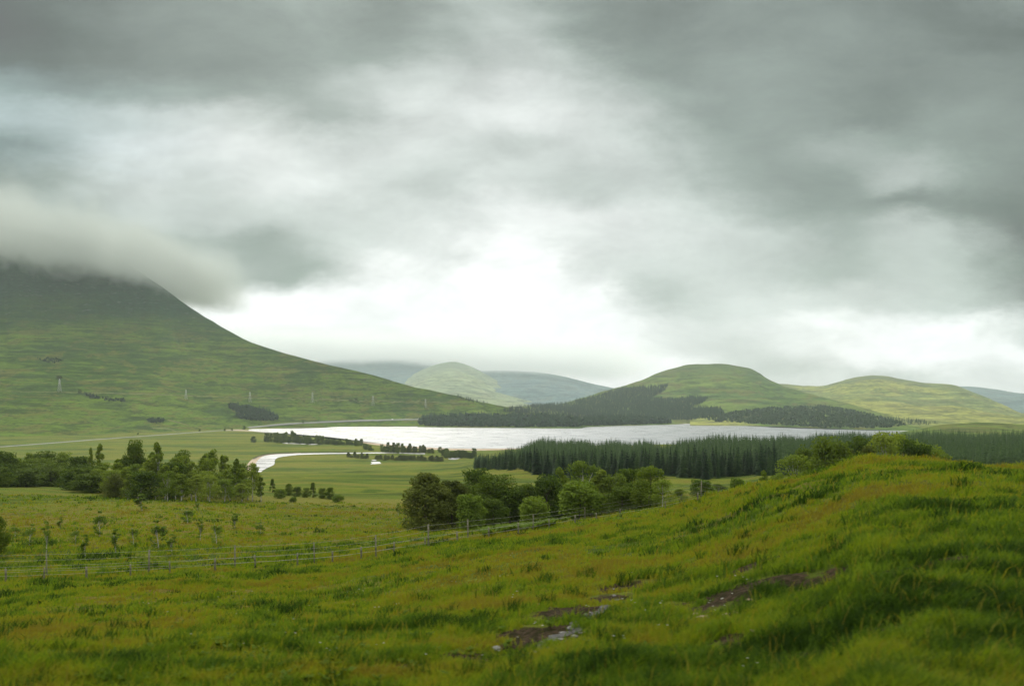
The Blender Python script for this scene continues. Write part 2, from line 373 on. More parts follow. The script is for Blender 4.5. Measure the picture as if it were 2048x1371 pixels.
hill('hill', [(960,818,2900),(1050,811,3100),(1110,808,3300),(1160,796,3400),(1200,784,3500),(1250,770,3600),(1290,757,3650),(1320,744,3700),(1350,735,3700),(1390,728,3700),(1440,727,3700),(1480,732,3700),
     (1500,737,3650),(1520,747,3600),(1545,762,3500),(1580,776,3400),(1620,787,3300),(1700,808,3000),(1780,830,2700),(1840,849,2400),(1900,860,2200)],
     [ft(960,849),ft(1165,848),ft(1350,846),ft(1400,848),ft(1560,854),ft(1740,860.5),ft(1900,864)], MC, 1.35, 1.3, 18, 320, 120, .4, 11, 24)
MR = hill_material('upland_grass_painted_sun', (.24, .25, .06), (.12, .16, .05), (.15, .15, .05), (.070, .095, .050), 40, 200, .8, 2.0, .2)  # patch of sunlight put into this hill's lighter yellow colour
hill('hill', [(1380,775,5200),(1500,765,5200),(1560,767,5200),(1600,770,5100),(1640,772,5000),(1680,762,5000),(1720,753,5000),(1755,750,5000),(1800,757,4900),(1850,765,4800),(1900,768,4700),(1950,785,4500),
     (2000,806,4200),(2048,827,3900),(2150,842,3600),(2500,845,3600)],
     [ft(1380,852),ft(1740,852),ft(1900,852),ft(2500,855)], MR, 1.25, 1.2, 45, 260, 90, .4, 23, 26)
MF = hill_material('far_hill_grass_painted_haze', (.20, .24, .13), (.17, .21, .13), (.19, .21, .13), (.14, .18, .13), 150, 500, .6, 1.5, .3)  # grass paled: distance haze put into the colour
MB2 = hill_material('far_hill_heather_painted_haze', (.100, .150, .145), (.085, .130, .135), (.11, .140, .125), (.10, .14, .15), 150, 500, .6, 1.5, .3)  # heather lightened to blue-grey, painted haze added to the air volume's
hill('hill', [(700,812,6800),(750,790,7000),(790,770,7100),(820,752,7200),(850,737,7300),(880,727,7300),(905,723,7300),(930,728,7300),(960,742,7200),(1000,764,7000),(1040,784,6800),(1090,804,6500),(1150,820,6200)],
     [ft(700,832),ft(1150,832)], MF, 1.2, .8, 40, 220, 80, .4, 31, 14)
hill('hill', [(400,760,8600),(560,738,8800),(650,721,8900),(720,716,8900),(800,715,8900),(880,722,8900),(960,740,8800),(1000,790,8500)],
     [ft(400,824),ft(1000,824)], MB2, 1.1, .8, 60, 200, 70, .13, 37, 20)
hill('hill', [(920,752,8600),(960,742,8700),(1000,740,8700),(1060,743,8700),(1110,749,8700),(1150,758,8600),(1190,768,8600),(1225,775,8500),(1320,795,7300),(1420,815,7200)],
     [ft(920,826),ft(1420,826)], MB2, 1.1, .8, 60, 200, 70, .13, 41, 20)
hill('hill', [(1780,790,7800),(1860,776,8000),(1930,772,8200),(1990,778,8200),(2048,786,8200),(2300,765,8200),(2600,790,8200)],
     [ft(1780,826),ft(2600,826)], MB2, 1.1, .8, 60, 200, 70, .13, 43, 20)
hill('hill', [(1800,864,1250),(1840,858,1280),(1870,851,1300),(1920,846,1320),(1960,844,1320),(2000,845,1300),(2048,848,1300),(2300,850,1300)],
     [(1800,-46,1010),(2300,-46,1010)], MC, .8, .5, 5, 120, 40, .5, 47)
# wooded headland in the lake: a low rise
hill('headland', [(835,846,2230),(900,833,2330),(1000,830,2380),(1100,832,2400),(1170,838,2380),(1260,838,2420),(1330,843,2420),(1372,847.6,2420)],
     [ft(835,854),ft(900,855),ft(1000,855.6),ft(1160,857),(1172,-66.5,2130),ft(1200,853),ft(1372,848.6)], MC, .7, .5, 3, 200, 40, .4, 53)

# ray caster on the terrain: a point of the picture -> the place it shows
allV = []; allF = []; off = 0
for V_, F_ in TERR:
    allV.append(V_); allF.append(F_ + off); off += len(V_)
BV = BVHTree.FromPolygons(np.concatenate(allV).tolist(), np.concatenate(allF).tolist())
def at(px, py):
    h = BV.ray_cast(Vector((0, 0, 0)), Vector(((px - CX) / FP, 1, (YH - py) / FP)).normalized())[0]
    return h
def gz(x, y):
    h = BV.ray_cast(Vector((x, y, 3000)), Vector((0, 0, -1)))[0]
    return h.z if h else float(height(x, y))
def proj(p): return (CX + p[0] / p[1] * FP, YH - p[2] / p[1] * FP)

# ------------------------------------------------------------------ water, sand, road
def water_material(name, bump, dist, col=(.02, .03, .035, 1), gloss=.60):
    m, T = newmat(name); g = T.n('ShaderNodeTexCoord').outputs['Object']
    st = T.n('ShaderNodeMapping', {0: g, 3: (.35, 1, 1)}).outputs[0]
    a = T.noise(st, .9, 3).outputs[0]; b_ = T.noise(st, .06, 4).outputs[0]
    ro = T.m('MULTIPLY_ADD', T.step(b_, .4, .62), .08, .27)
    bp = T.n('ShaderNodeBump', {'Strength': bump, 'Distance': dist, 'Height': T.m('ADD', a, T.m('MULTIPLY', b_, 3))})
    fr = T.n('ShaderNodeFresnel', {'IOR': 1.33}).outputs[0]
    di = T.n('ShaderNodeBsdfDiffuse', {0: col}); gl = T.n('ShaderNodeBsdfGlossy', {'Color': (gloss, gloss, gloss * 1.02, 1), 'Roughness': ro, 'Normal': bp.outputs[0]})
    b = T.n('ShaderNodeMixShader', {0: fr, 1: di.outputs[0], 2: gl.outputs[0]})
    T.n('ShaderNodeOutputMaterial', {0: b.outputs[0]}); return m
MWAT = water_material('lake_water', .01, .01, (.10, .12, .13, 1))
MRIV = water_material('river_water', .02, .02, (.08, .09, .09, 1))
def sand_material():
    m, T = newmat('sand'); g = T.n('ShaderNodeTexCoord').outputs['Object']
    nz = T.noise(g, .15, 5).outputs[0]
    c = T.mix(T.step(nz, .35, .65), (.30, .22, .14, 1), (.42, .33, .23, 1))
    b = T.n('ShaderNodeBsdfPrincipled', {'Base Color': c, 'Roughness': .95}); T.n('ShaderNodeOutputMaterial', {0: b.outputs[0]}); return m
MSAND = sand_material()
def plane_pt(px, py, z=ZL): d = z * -FP / (py - YH); return ((px - CX) / FP * d, d)
def smooth_poly(pts, k=6):
    out = []; n = len(pts)
    for i in range(n):
        p0, p1, p2, p3 = [np.array(pts[(i + j - 1) % n], float) for j in range(4)]
        for s in range(k):
            t = s / k; out.append(.5 * ((2*p1) + (-p0+p2)*t + (2*p0-5*p1+4*p2-p3)*t*t + (-p0+3*p1-3*p2+p3)*t**3))
    return out
def sheet(name, pix, z, mat, k=5, jag=0.0, kind='structure', thick=0.0):
    import bmesh
    pts = [plane_pt(*p) for p in pix]; pts = smooth_poly(pts, k)
    bm = bmesh.new()
    vs = [bm.verts.new((p[0] + random.uniform(-jag, jag), p[1] + random.uniform(-jag, jag), z)) for p in pts]
    f = bm.faces.new(vs); bmesh.ops.triangulate(bm, faces=[f], ngon_method='EAR_CLIP')
    bm.normal_update()
    for f in bm.faces:
        if f.normal.z < 0: f.normal_flip()
    me = bpy.data.meshes.new(name); bm.to_mesh(me); bm.free(); me.materials.append(mat)
    return tag(link(name, me), kind=kind)
near_shore = [(500,861.2),(535,864.5),(590,868),(650,873),(700,879),(745,885),(790,890),(850,894),(900,896.5),(960,897),(1060,896),(1200,893),(1400,890),(1600,886),(1800,880)]
far_shore = [(1830,862.6),(1740,860.6),(1650,858),(1560,855),(1480,851),(1400,848),(1340,846.6),(1250,847),(1150,849),(1000,850),(850,852.6),(780,853),(680,853.2),(640,855.6),(560,857),(505,858)]
shift = lambda L, dy: [(a, b + dy) for a, b in L]
sheet('lake', near_shore + far_shore, ZL + .40, MWAT, 5)
def strip(name, pairs, z, mat):
    A = np.array([plane_pt(*p[0]) + plane_pt(*p[1]) for p in pairs]); q = np.linspace(0, len(A) - 1, len(A) * 6)
    C = np.stack([pchip(np.arange(len(A)), A[:, k], q) for k in range(4)], 1); n = len(C); V = []
    for c in C:
        for f in (0, .33, .67, 1): V.append((c[0] + (c[2] - c[0]) * f, c[1] + (c[3] - c[1]) * f, z))
    F = [[i*4+k, i*4+k+1, i*4+k+5, i*4+k+4] for i in range(n - 1) for k in range(3)]
    return tag(link(name, mesh_np(name, np.array(V), [np.array(F)], mat)), kind='structure')
strip('river', [((506,944),(522,944)),((508,935),(530,938)),((512,926),(547,930)),((518,918),(550,920)),((530,911.5),(558,914.6)),((552,908.4),(580,911.2)),((600,906.6),(612,908.8)),((660,905.6),(665,907.6)),((700,905.2),(703,907)),((770,904.6),(770,906.4)),((850,906),(850,908))], ZL + .30, MRIV)
tip = [((446,859.4),(450,861)),((472,858.9),(476,861.4))]
strip('beach', tip + [((a, b - .7), (a, b + 1.0 + (2.8 if 735 < a < 990 else 0))) for a, b in near_shore], ZL + .25, MSAND)
strip('beach', [((a, b - .45), (a, b + .5)) for a, b in reversed(far_shore)], ZL + .25, MSAND)
strip('sandbank', [((494,942),(511,943)),((493,934),(513,934)),((500,922),(518,924)),((512,914),(524,917)),((530,908.5),(536,911)),((556,906.6),(560,909)),((600,905.2),(604,907))], ZL + .18, MSAND)
strip('river_bank', [((505,918),(507,918.6)),((520,911.5),(522,912.2)),((540,907.8),(542,908.6)),((580,905.6),(581,906.4)),((640,904.3),(640,905)),((705,903.6),(705,904.3))], ZL + .9, simple('bank_earth', (.05,.05,.02), .95, .2, .2))
sheet('pond', [(568,885),(590,886),(614,887),(640,888),(640,889),(612,888.4),(588,887.4),(566,886.4)], ZL + .2, MRIV, 3)
sheet('pond', [(744,919.5),(752,919),(752,921),(744,921)], ZL + .2, MRIV, 3)
sheet('pond', [(742,923.6),(758,923),(761,925.5),(763,927.5),(752,928.6),(741,928.2),(744,926)], ZL + .2, MRIV, 4)
sheet('pond', [(900,915.2),(930,915),(956,915.4),(956,918.6),(930,918.8),(900,918.6)], ZL + .2, MRIV, 4)
sheet('pond', [(866,915),(878,914.8),(878,917),(866,917)], ZL + .2, MRIV, 3)

def ribbon(name, pix, width, mat, lift=.35, step=2.0, k=7):
    pts = []
    for (a, b), (c, d) in zip(pix[:-1], pix[1:]):
        n = max(2, int(math.hypot(c - a, d - b) / step))
        for i in range(n):
            p = at(a + (c - a) * i / n, b + (d - b) * i / n)
            if p is not None: pts.append(p)
    q = np.array([tuple(p) for p in pts])
    pad = np.pad(q, ((k, k), (0, 0)), 'edge'); q = np.array([pad[i:i + 2*k + 1].mean(0) for i in range(len(q))])
    V = []; F = []
    for i in range(len(q)):
        d = q[min(i + 1, len(q) - 1)] - q[max(i - 1, 0)]; d[2] = 0; L = np.hypot(d[0], d[1]) + 1e-9
        nx, ny = -d[1] / L, d[0] / L
        for s in (-.5, -.2, .2, .5):
            x, y = q[i][0] + nx * width * s, q[i][1] + ny * width * s
            V.append((x, y, max(gz(x, y), gz(q[i][0], q[i][1]) - .3) + lift))
        V.append((V[-1][0] + nx * 1.2, V[-1][1] + ny * 1.2, V[-1][2] - 1.6)); V.append((V[-5][0] - nx * 1.2, V[-5][1] - ny * 1.2, V[-5][2] - 1.6))
        if i:
            o, e = (i - 1) * 6, i * 6
            for a_, b_ in ((0, 1), (1, 2), (2, 3), (3, 4), (5, 0)): F.append([o + a_, o + b_, e + b_, e + a_])
    return tag(link(name, mesh_np(name, np.array(V), [np.array(F)], mat, True)), kind='structure')
MROAD = simple('road_asphalt', (.20, .20, .18), .85, .08, .05)
MTRACK = simple('track_gravel', (.115, .130, .035), .95, .2, .08)
ribbon('road', [(-420,915),(-200,904),(0,893.5),(100,886),(200,878),(300,871),(360,866.5),(430,861.5),(480,858.6)], 7.5, MROAD, .6)
ribbon('road', [(492,855.5),(540,850.5),(600,846),(700,842),(770,840),(845,838.2),(900,836)], 8, MROAD, .9)
ribbon('path', [(-100,781),(60,783),(200,785),(330,789),(460,794),(600,797),(740,802),(860,804),(940,806)], 2.2, MTRACK, .4, k=4)
ribbon('path', [(332,838),(350,843),(384,852)], 6, MTRACK, .6)
ribbon('path', [(300,856),(330,856),(352,860),(366,865)], 6, MTRACK, .6)

# ------------------------------------------------------------------ foliage materials
def leaf_material(name, cols, vary=.5, trans=.35, sc=.6):
    m, T = newmat(name); g = T.n('ShaderNodeTexCoord').outputs['Object']
    rnd = T.n('ShaderNodeObjectInfo').outputs['Random']; geo = T.n('ShaderNodeNewGeometry').outputs['Random Per Island']
    nz = T.noise(g, sc, 3).outputs[0]
    f = T.m('ADD', T.m('MULTIPLY', rnd, .45), T.m('ADD', T.m('MULTIPLY', nz, .55), T.m('MULTIPLY_ADD', geo, .3, -.15)))
    rp = T.n('ShaderNodeValToRGB', {0: f}); cr = rp.color_ramp
    cr.elements[0].position = .22; cr.elements[0].color = (*cols[0], 1); cr.elements[1].position = .8; cr.elements[1].color = (*cols[2], 1)
    cr.elements.new(.5).color = (*cols[1], 1)
    d = T.n('ShaderNodeBsdfPrincipled', {'Base Color': rp.outputs[0], 'Roughness': .8, 'Specular IOR Level': .06})
    tr = T.n('ShaderNodeBsdfTranslucent', {0: T.mix(1.0, rp.outputs[0], (1.3, 1.3, .6, 1), 'MULTIPLY')})
    mx = T.n('ShaderNodeMixShader', {0: trans, 1: d.outputs[0], 2: tr.outputs[0]})
    T.n('ShaderNodeOutputMaterial', {0: mx.outputs[0]}); return m
ML = {
 'alder': leaf_material('alder_leaves', ((.036,.064,.010),(.068,.104,.013),(.110,.152,.020))),
 'birch': leaf_material('birch_leaves', ((.082,.125,.016),(.130,.182,.022),(.185,.230,.034))),
 'willow': leaf_material('willow_leaves', ((.055,.072,.014),(.082,.102,.020),(.112,.134,.028))),
 'bright': leaf_material('young_leaves', ((.070,.115,.014),(.105,.158,.020),(.145,.200,.028))),
 'spruce': leaf_material('spruce_needles', ((.006,.017,.006),(.014,.034,.010),(.040,.072,.018)), trans=.08, sc=.12),
 'scrubwood': leaf_material('open_wood_leaves', ((.020,.046,.012),(.038,.074,.016),(.066,.108,.024)), trans=.1, sc=.03),
 'wood': leaf_material('far_wood_leaves', ((.004,.018,.005),(.008,.028,.008),(.020,.050,.013)), trans=.05, sc=.03),
}
MBARK = simple('bark', (.10, .08, .06), .9, .25, 2.0)
MBIRCH = simple('birch_bark', (.42, .40, .36), .8, .25, 4.0)

# ------------------------------------------------------------------ tree meshes
RNG = np.random.default_rng(5)
def leaf_quads(C, N, S, rng, asp=.6):
    """C centres, N normals, S sizes -> pointed quads"""
    n = len(C); N = N / (np.linalg.norm(N, axis=1, keepdims=True) + 1e-9)
    A = np.cross(N, rng.normal(size=(n, 3))); A /= np.linalg.norm(A, axis=1, keepdims=True) + 1e-9; B = np.cross(N, A)
    S = S[:, None]
    V = np.stack([C - A * S, C - B * S * asp + N * S * .15, C + A * S, C + B * S * asp + N * S * .15], 1).reshape(-1, 3)
    return V, np.arange(4 * n).reshape(n, 4)
def broad_crown(seed, H, Wd, lo=.18, nb=26, per=110, leaf=.17, shape='round', br=(.12, .2)):
    rng = np.random.default_rng(seed); Vs = []; Fs = []; n0 = 0; cent = []
    for i in range(nb):
        t = rng.uniform(0, 1) ** .8; h = lo + (1 - lo) * (t * .93 + .03)
        if shape == 'round': rad = math.sqrt(max(.02, 1 - ((h - lo) / (1 - lo) * 1.75 - .8) ** 2 * .9))
        elif shape == 'cone': rad = (1 - (h - lo) / (1 - lo)) ** .75 * .95 + .06
        else: rad = (1 - ((h - lo) / (1 - lo)) ** 3) * .9 + .1
        a = rng.uniform(0, 2 * math.pi); q = math.sqrt(rng.uniform(.05, 1)) * rad * Wd / 2 * .82
        c = np.array([q * math.cos(a), q * math.sin(a), h * H]); cent.append(c)
        rb = rng.uniform(*br) * H * (.55 + .45 * rad) * (.8 if shape == 'cone' else 1)
        D = rng.normal(size=(per, 3)); D /= np.linalg.norm(D, axis=1, keepdims=True)
        C = c + D * (rb * rng.uniform(.35, 1.12, (per, 1)) ** .7) * np.array([1, 1, .78])
        C[:, 2] = np.minimum(C[:, 2], H * 1.02)
        V, F = leaf_quads(C, D + rng.normal(size=(per, 3)) * .7 + [0, 0, .5], leaf * rng.uniform(.6, 1.5, per), rng)
        Vs.append(V); Fs.append(F + n0); n0 += len(V)
    return np.concatenate(Vs), np.concatenate(Fs), cent
def trunk_mesh(name, H, r, cent, mat, seed, limbs=9, lean=.3):
    rng = random.Random(seed); mb = MB(); a = rng.uniform(0, 6.3)
    pts = [(lean * (t ** 1.5) * math.cos(a), lean * (t ** 1.5) * math.sin(a), t * H * .8 - .4) for t in (0, .2, .45, .7, 1)]
    mb.tube(pts, [r * 1.3, r, r * .8, r * .55, r * .2], 7)
    for c in cent[:limbs]:
        z0 = min(max(c[2] * .55, .12 * H), H * .6); k = z0 / (H * .8)
        s = (lean * k ** 1.5 * math.cos(a), lean * k ** 1.5 * math.sin(a), z0)
        mid = ((s[0] + c[0]) / 2 * 1.1, (s[1] + c[1]) / 2 * 1.1, (s[2] + c[2]) / 2 - .05 * H)
        mb.tube([s, mid, tuple(c)], [r * .45, r * .3, r * .12], 5)
    return mb.mesh(name, mat, True)
PROTO = {}
def proto(kind, leafm, bark, specs):
    L = []
    for i, kw in enumerate(specs):
        kw = dict(kw); H = kw.pop('H'); Wd = kw.pop('W'); r = kw.pop('r', .16); lb = kw.pop('limbs', 9)
        V, F, cent = broad_crown(hash(kind) % 1 + 100 + len(PROTO) * 31 + i, H, Wd, **kw)
        L.append((mesh_np('crown', V, [F], ML[leafm]), trunk_mesh('trunk', H, r, cent, bark, i, lb), H, Wd))
    PROTO[kind] = L
proto('alder', 'alder', MBARK, [dict(H=8, W=7, nb=50, per=110, lo=.06), dict(H=8, W=6, nb=44, per=110, lo=.05), dict(H=8, W=7.5, nb=54, per=100, lo=.03)])
proto('birch', 'birch', MBIRCH, [dict(H=8, W=3.6, nb=34, per=90, leaf=.13, shape='cone', br=(.07,.12), r=.09), dict(H=8, W=4.2, nb=36, per=90, leaf=.13, shape='col', br=(.08,.13), r=.1), dict(H=8, W=4.6, nb=36, per=80, leaf=.13, shape='round', br=(.08,.14), r=.1)])
proto('willow', 'willow', MBARK, [dict(H=8, W=6.5, nb=90, per=105, lo=-.02, leaf=.14, br=(.1,.16), shape='col'), dict(H=8, W=7, nb=80, per=110, lo=-.02, leaf=.14, br=(.1,.17), shape='col')])
proto('shrub', 'bright', MBARK, [dict(H=4, W=4, nb=34, per=100, lo=0, leaf=.13, br=(.14,.22), r=.07), dict(H=4, W=3.4, nb=30, per=100, lo=0, leaf=.13, br=(.14,.22), r=.07)])
proto('sapling', 'bright', MBIRCH, [dict(H=4, W=1.5, nb=17, per=30, lo=.06, leaf=.10, br=(.06,.11), r=.035, shape='col'), dict(H=4, W=1.3, nb=15, per=28, lo=.06, leaf=.10, br=(.06,.1), r=.03, shape='cone')])
proto('dark_pointed', 'alder', MBARK, [dict(H=8, W=4.2, nb=36, per=80, lo=.08, leaf=.15, shape='cone', br=(.08,.12), r=.12)])

def spruce_mesh(seed, H=14, W=4.6, whorls=20, per=9, seg=3):
    rng = np.random.default_rng(seed); V = []; F4 = []; F3 = []
    for i in range(whorls):
        t = (i + rng.uniform(-.2, .2)) / whorls; t = min(max(t, 0), .985)
        z = H * (.06 + .92 * t); L = W / 2 * (1 - t) ** .85 + .12
        for k in range(per):
            a = 2 * math.pi * (k + rng.uniform(-.35, .35)) / per + i * 1.3; l = L * rng.uniform(.7, 1.2)
            ca, sa = math.cos(a), math.sin(a); wd = l * rng.uniform(.22, .34) + .08; dr = l * rng.uniform(.15, .45)
            n = len(V)
            V += [(0, 0, z + .25), (ca*l*.55 - sa*wd, sa*l*.55 + ca*wd, z - dr*.45 - .1), (ca*l, sa*l, z - dr), (ca*l*.55 + sa*wd, sa*l*.55 - ca*wd, z - dr*.45 - .1), (ca*l*.5, sa*l*.5, z - dr*.2 + .12)]
            F3 += [[n, n+1, n+4], [n+1, n+2, n+4], [n+2, n+3, n+4], [n+3, n, n+4]]
    n = len(V); V += [(0, 0, H * 1.04), (.09, 0, H*.9), (-.05, .08, H*.9), (-.05, -.08, H*.9)]; F3 += [[n, n+1, n+2], [n, n+2, n+3], [n, n+3, n+1]]
    return np.array(V), np.array(F3)
SPR = [spruce_mesh(60 + i, 14, 4.6 + i * .3) for i in range(4)]
SPRM = [mesh_np('crown', v_, [f_], ML['spruce']) for v_, f_ in SPR]
mb = MB(); mb.tube([(0, 0, -.5), (0, 0, 6), (0, 0, 13)], [.2, .14, .03], 6); SPRT = mb.mesh('trunk', MBARK, True)
def low_spruce(seed, H=14, W=4.8, wh=8, per=6):
    rng = np.random.default_rng(seed); V = []; F = []
    for i in range(wh):
        t = i / wh; z = H * (.08 + .92 * t); L = W / 2 * (1 - t) ** .85 + .1; n = len(V); V.append((0, 0, z + H * .13))
        for k in range(per * 2):
            a = math.pi * k / per + i; l = L * (1.15 if k % 2 else .6) * rng.uniform(.8, 1.2); V.append((math.cos(a)*l, math.sin(a)*l, z - (.1*l if k % 2 else -.3)))
        for k in range(per * 2): F.append([n, n + 1 + k, n + 1 + (k + 1) % (per * 2)])
    return np.array(V), np.array(F)
def low_round(seed, H=9, W=7, n=26):
    rng = np.random.default_rng(seed); C = rng.normal(size=(n, 3)); C /= np.linalg.norm(C, axis=1, keepdims=True)
    P_ = C * [W/2, W/2, H*.42] * rng.uniform(.55, 1.05, (n, 1)) + [0, 0, H * .55]
    return leaf_quads(P_, C + rng.normal(size=(n, 3)) * .4 + [0, 0, .4], rng.uniform(.10, .2, n) * (H + W), rng, .8)
def scatter_mesh(name, pts, protos, mat, seed=1):
    """many small trees as one sheet of woodland: pts = (x, y, z, scale)"""
    rng = np.random.default_rng(seed); Vs = []; F = []; n0 = 0
    for i, (x, y, z, s) in enumerate(pts):
        V, f = protos[i % len(protos)]; a = rng.uniform(0, 6.28); c, sn = math.cos(a), math.sin(a)
        w = s * rng.uniform(.8, 1.4)
        Vs.append(np.stack([V[:, 0]*c*w - V[:, 1]*sn*w + x, V[:, 0]*sn*w + V[:, 1]*c*w + y, V[:, 2]*s + z], 1)); F.append(f + n0); n0 += len(V)
    return mesh_np(name, np.concatenate(Vs), [np.concatenate(F)], mat)

def put_tree(kind, name, x, y, z, H, W, label, cat, group, var=None, rot=None):
    pr = PROTO[kind]; cm, tm, h0, w0 = pr[var if var is not None else random.randrange(len(pr))]
    e = bpy.data.objects.new(name, None); COL.objects.link(e); e.empty_display_size = .3
    e.location = (x, y, z - .1); e.rotation_euler = (0, 0, random.uniform(0, 6.28) if rot is None else rot)
    e.scale = (W / w0, W / w0, H / h0); tag(e, label, cat, group)
    link('crown', cm, e); link('trunk', tm, e); return e
def tree_px(kind, name, px, base, top, wpx, label, cat, group, var=None, d=None):
    if d is None:
        p = at(px, base)
    else:
        x = (px - CX) / FP * d; p = Vector((x, d, gz(x, d)))
    if p is None: return None
    H = (YH - top) / FP * p.y - p.z; W = wpx / FP * p.y
    return put_tree(kind, name, p.x, p.y, p.z, max(H, .5), W, label, cat, group, var)

# ------------------------------------------------------------------ the birch and willow clump behind the fence
G = 'trees in the clump just beyond the fence'
CL = [
 ('willow','willow_tree',852,1058,944,96,'large olive-brown willow at the open end of the clump beyond the fence',0),
 ('willow','willow_tree',905,1056,956,84,'second olive-brown willow, inside the big one that ends the clump',1),
 ('shrub','willow_bush',938,1062,988,56,'yellow-green rounded bush standing in front of the two olive willows',0),
 ('alder','alder_tree',952,1030,936,52,'dark pointed tree rising just behind the olive willows',1),
 ('alder','alder_tree',988,1044,950,84,'mid green tree beside the willows in the clump',0),
 ('alder','alder_tree',1020,1046,974,66,'low dark green tree in the dip of the clump skyline',1),
 ('shrub','willow_bush',1068,1052,992,46,'small bright bush low in the middle of the clump',1),
 ('alder','alder_tree',1052,1042,966,60,'rounded green tree just behind the small bright middle bush',2),
 ('birch','birch_tree',1120,1034,932,44,'slim pointed birch near the middle of the clump',0),
 ('alder','alder_tree',1095,1040,950,62,'grey-green tree leaning against the slim pointed birch',1),
 ('birch','birch_tree',1165,1026,922,66,'tallest airy birch whose thin top stands against the dark plantation',2),
 ('shrub','willow_bush',1158,1038,962,64,'yellow-green round tree in front of the tallest airy birch',1),
 ('birch','birch_tree',1202,1024,936,56,'pointed light green birch next to the tallest airy one',0),
 ('alder','alder_tree',1228,1022,948,48,'narrow dark tree between the pointed birch and the pair of round alders',1),
 ('alder','alder_tree',1262,1016,938,58,'dark round-headed alder, first of the pair near the end of the clump',0),
 ('alder','alder_tree',1300,1014,931,66,'broad alder with a ragged pale top near the end of the clump',2),
 ('birch','birch_tree',1325,1014,958,42,'thin grey-green birch closing the clump at the uphill end',2),
 ('shrub','willow_bush',1190,1032,985,44,'low green bush under the pointed birch in the clump',0),
 ('alder','alder_tree',1135,1038,975,50,'shadowy low tree under the slim pointed birch',0),
 ('alder','alder_tree',1245,1022,972,52,'dark undergrowth tree beneath the pair of round alders',1),
 ('alder','alder_tree',985,1052,996,50,'shadowy low tree under the mid green tree by the willows',1),
]
for k, n, px, b, t, w, lab, v_ in CL: tree_px(k, n, px, b, t, w * (1.3 if k != 'birch' else 1.15), lab, 'bush' if 'bush' in n else 'tree', G, min(v_, len(PROTO[k]) - 1))
rc = random.Random(31)
for i in range(16):
    px = 872 + i * 28.5 + rc.uniform(-6, 6); b = float(np.interp(px, [850, 1060, 1330], [1056, 1040, 1012])); t = float(np.interp(px, [870, 960, 1020, 1060, 1120, 1200, 1330], [966, 962, 985, 985, 968, 960, 960])) + rc.uniform(-6, 10)
    tree_px('alder' if i % 3 else 'birch', 'alder_tree' if i % 3 else 'birch_tree', px, b, t, rc.uniform(56, 76), 'shaded tree packed in the inside of the clump beyond the fence', 'tree', G, None, at(px, b).y + rc.uniform(3, 9))
G = 'bushes along the uphill stretch of the fence'
for k, n, px, b, t, w, lab in [
 ('birch','willow_bush',1362,1004,975,44,'grey-green bush just uphill of the clump, beside the fence'),
 ('shrub','willow_bush',1402,994,958,54,'rounded bush that tops the row beside the uphill fence'),
 ('birch','willow_bush',1436,986,966,46,'low spreading bush after the rounded one beside the uphill fence'),
 ('shrub','willow_bush',1475,972,955,36,'small bush where the fence nears the knoll'),
 ('birch','willow_bush',1527,966,938,32,'upright little bush against the foot of the dark plantation'),
 ('shrub','willow_bush',1552,960,946,34,'lowest small bush where the knoll hides the fence')]:
    tree_px(k, n, px, b, t, w, lab, 'bush', G, d=None if px < 1450 else 105 + (px - 1450) * .2)
G = 'trees rising behind the grassy knoll'
for i, (k, px, t, w, lab) in enumerate([
 ('birch',1588,912,52,'pale birch at the lower end of the trees behind the knoll'),
 ('alder',1640,918,44,'dull green low tree beside the pale birch behind the knoll'),
 ('alder',1622,893,50,'dark small tree over the pale birch behind the knoll'),
 ('alder',1662,878,60,'dark rounded tree with tiered head behind the knoll'),
 ('willow',1690,896,54,'olive round tree below the tiered dark one behind the knoll'),
 ('alder',1720,876,62,'broad dark tree before the tall light one behind the knoll'),
 ('willow',1735,894,46,'low olive tree just above the knoll edge'),
 ('birch',1770,868,62,'tallest light green tree standing over the top of the knoll'),
 ('birch',1806,873,56,'light green tree next after the tallest one over the knoll'),
 ('alder',1832,884,48,'mid green tree on the falling side of the group behind the knoll'),
 ('birch',1858,893,44,'small pale tree near the plantation end of the knoll group'),
 ('birch',1880,902,34,'smallest tree, last of the group behind the knoll')]):
    tree_px(k, 'alder_tree' if k == 'alder' else ('willow_tree' if k == 'willow' else 'birch_tree'), px, 0, t - 3, w * 1.5, lab, 'tree', G, d=128 + (i % 3) * 7, var=(2 if k == 'birch' else None))

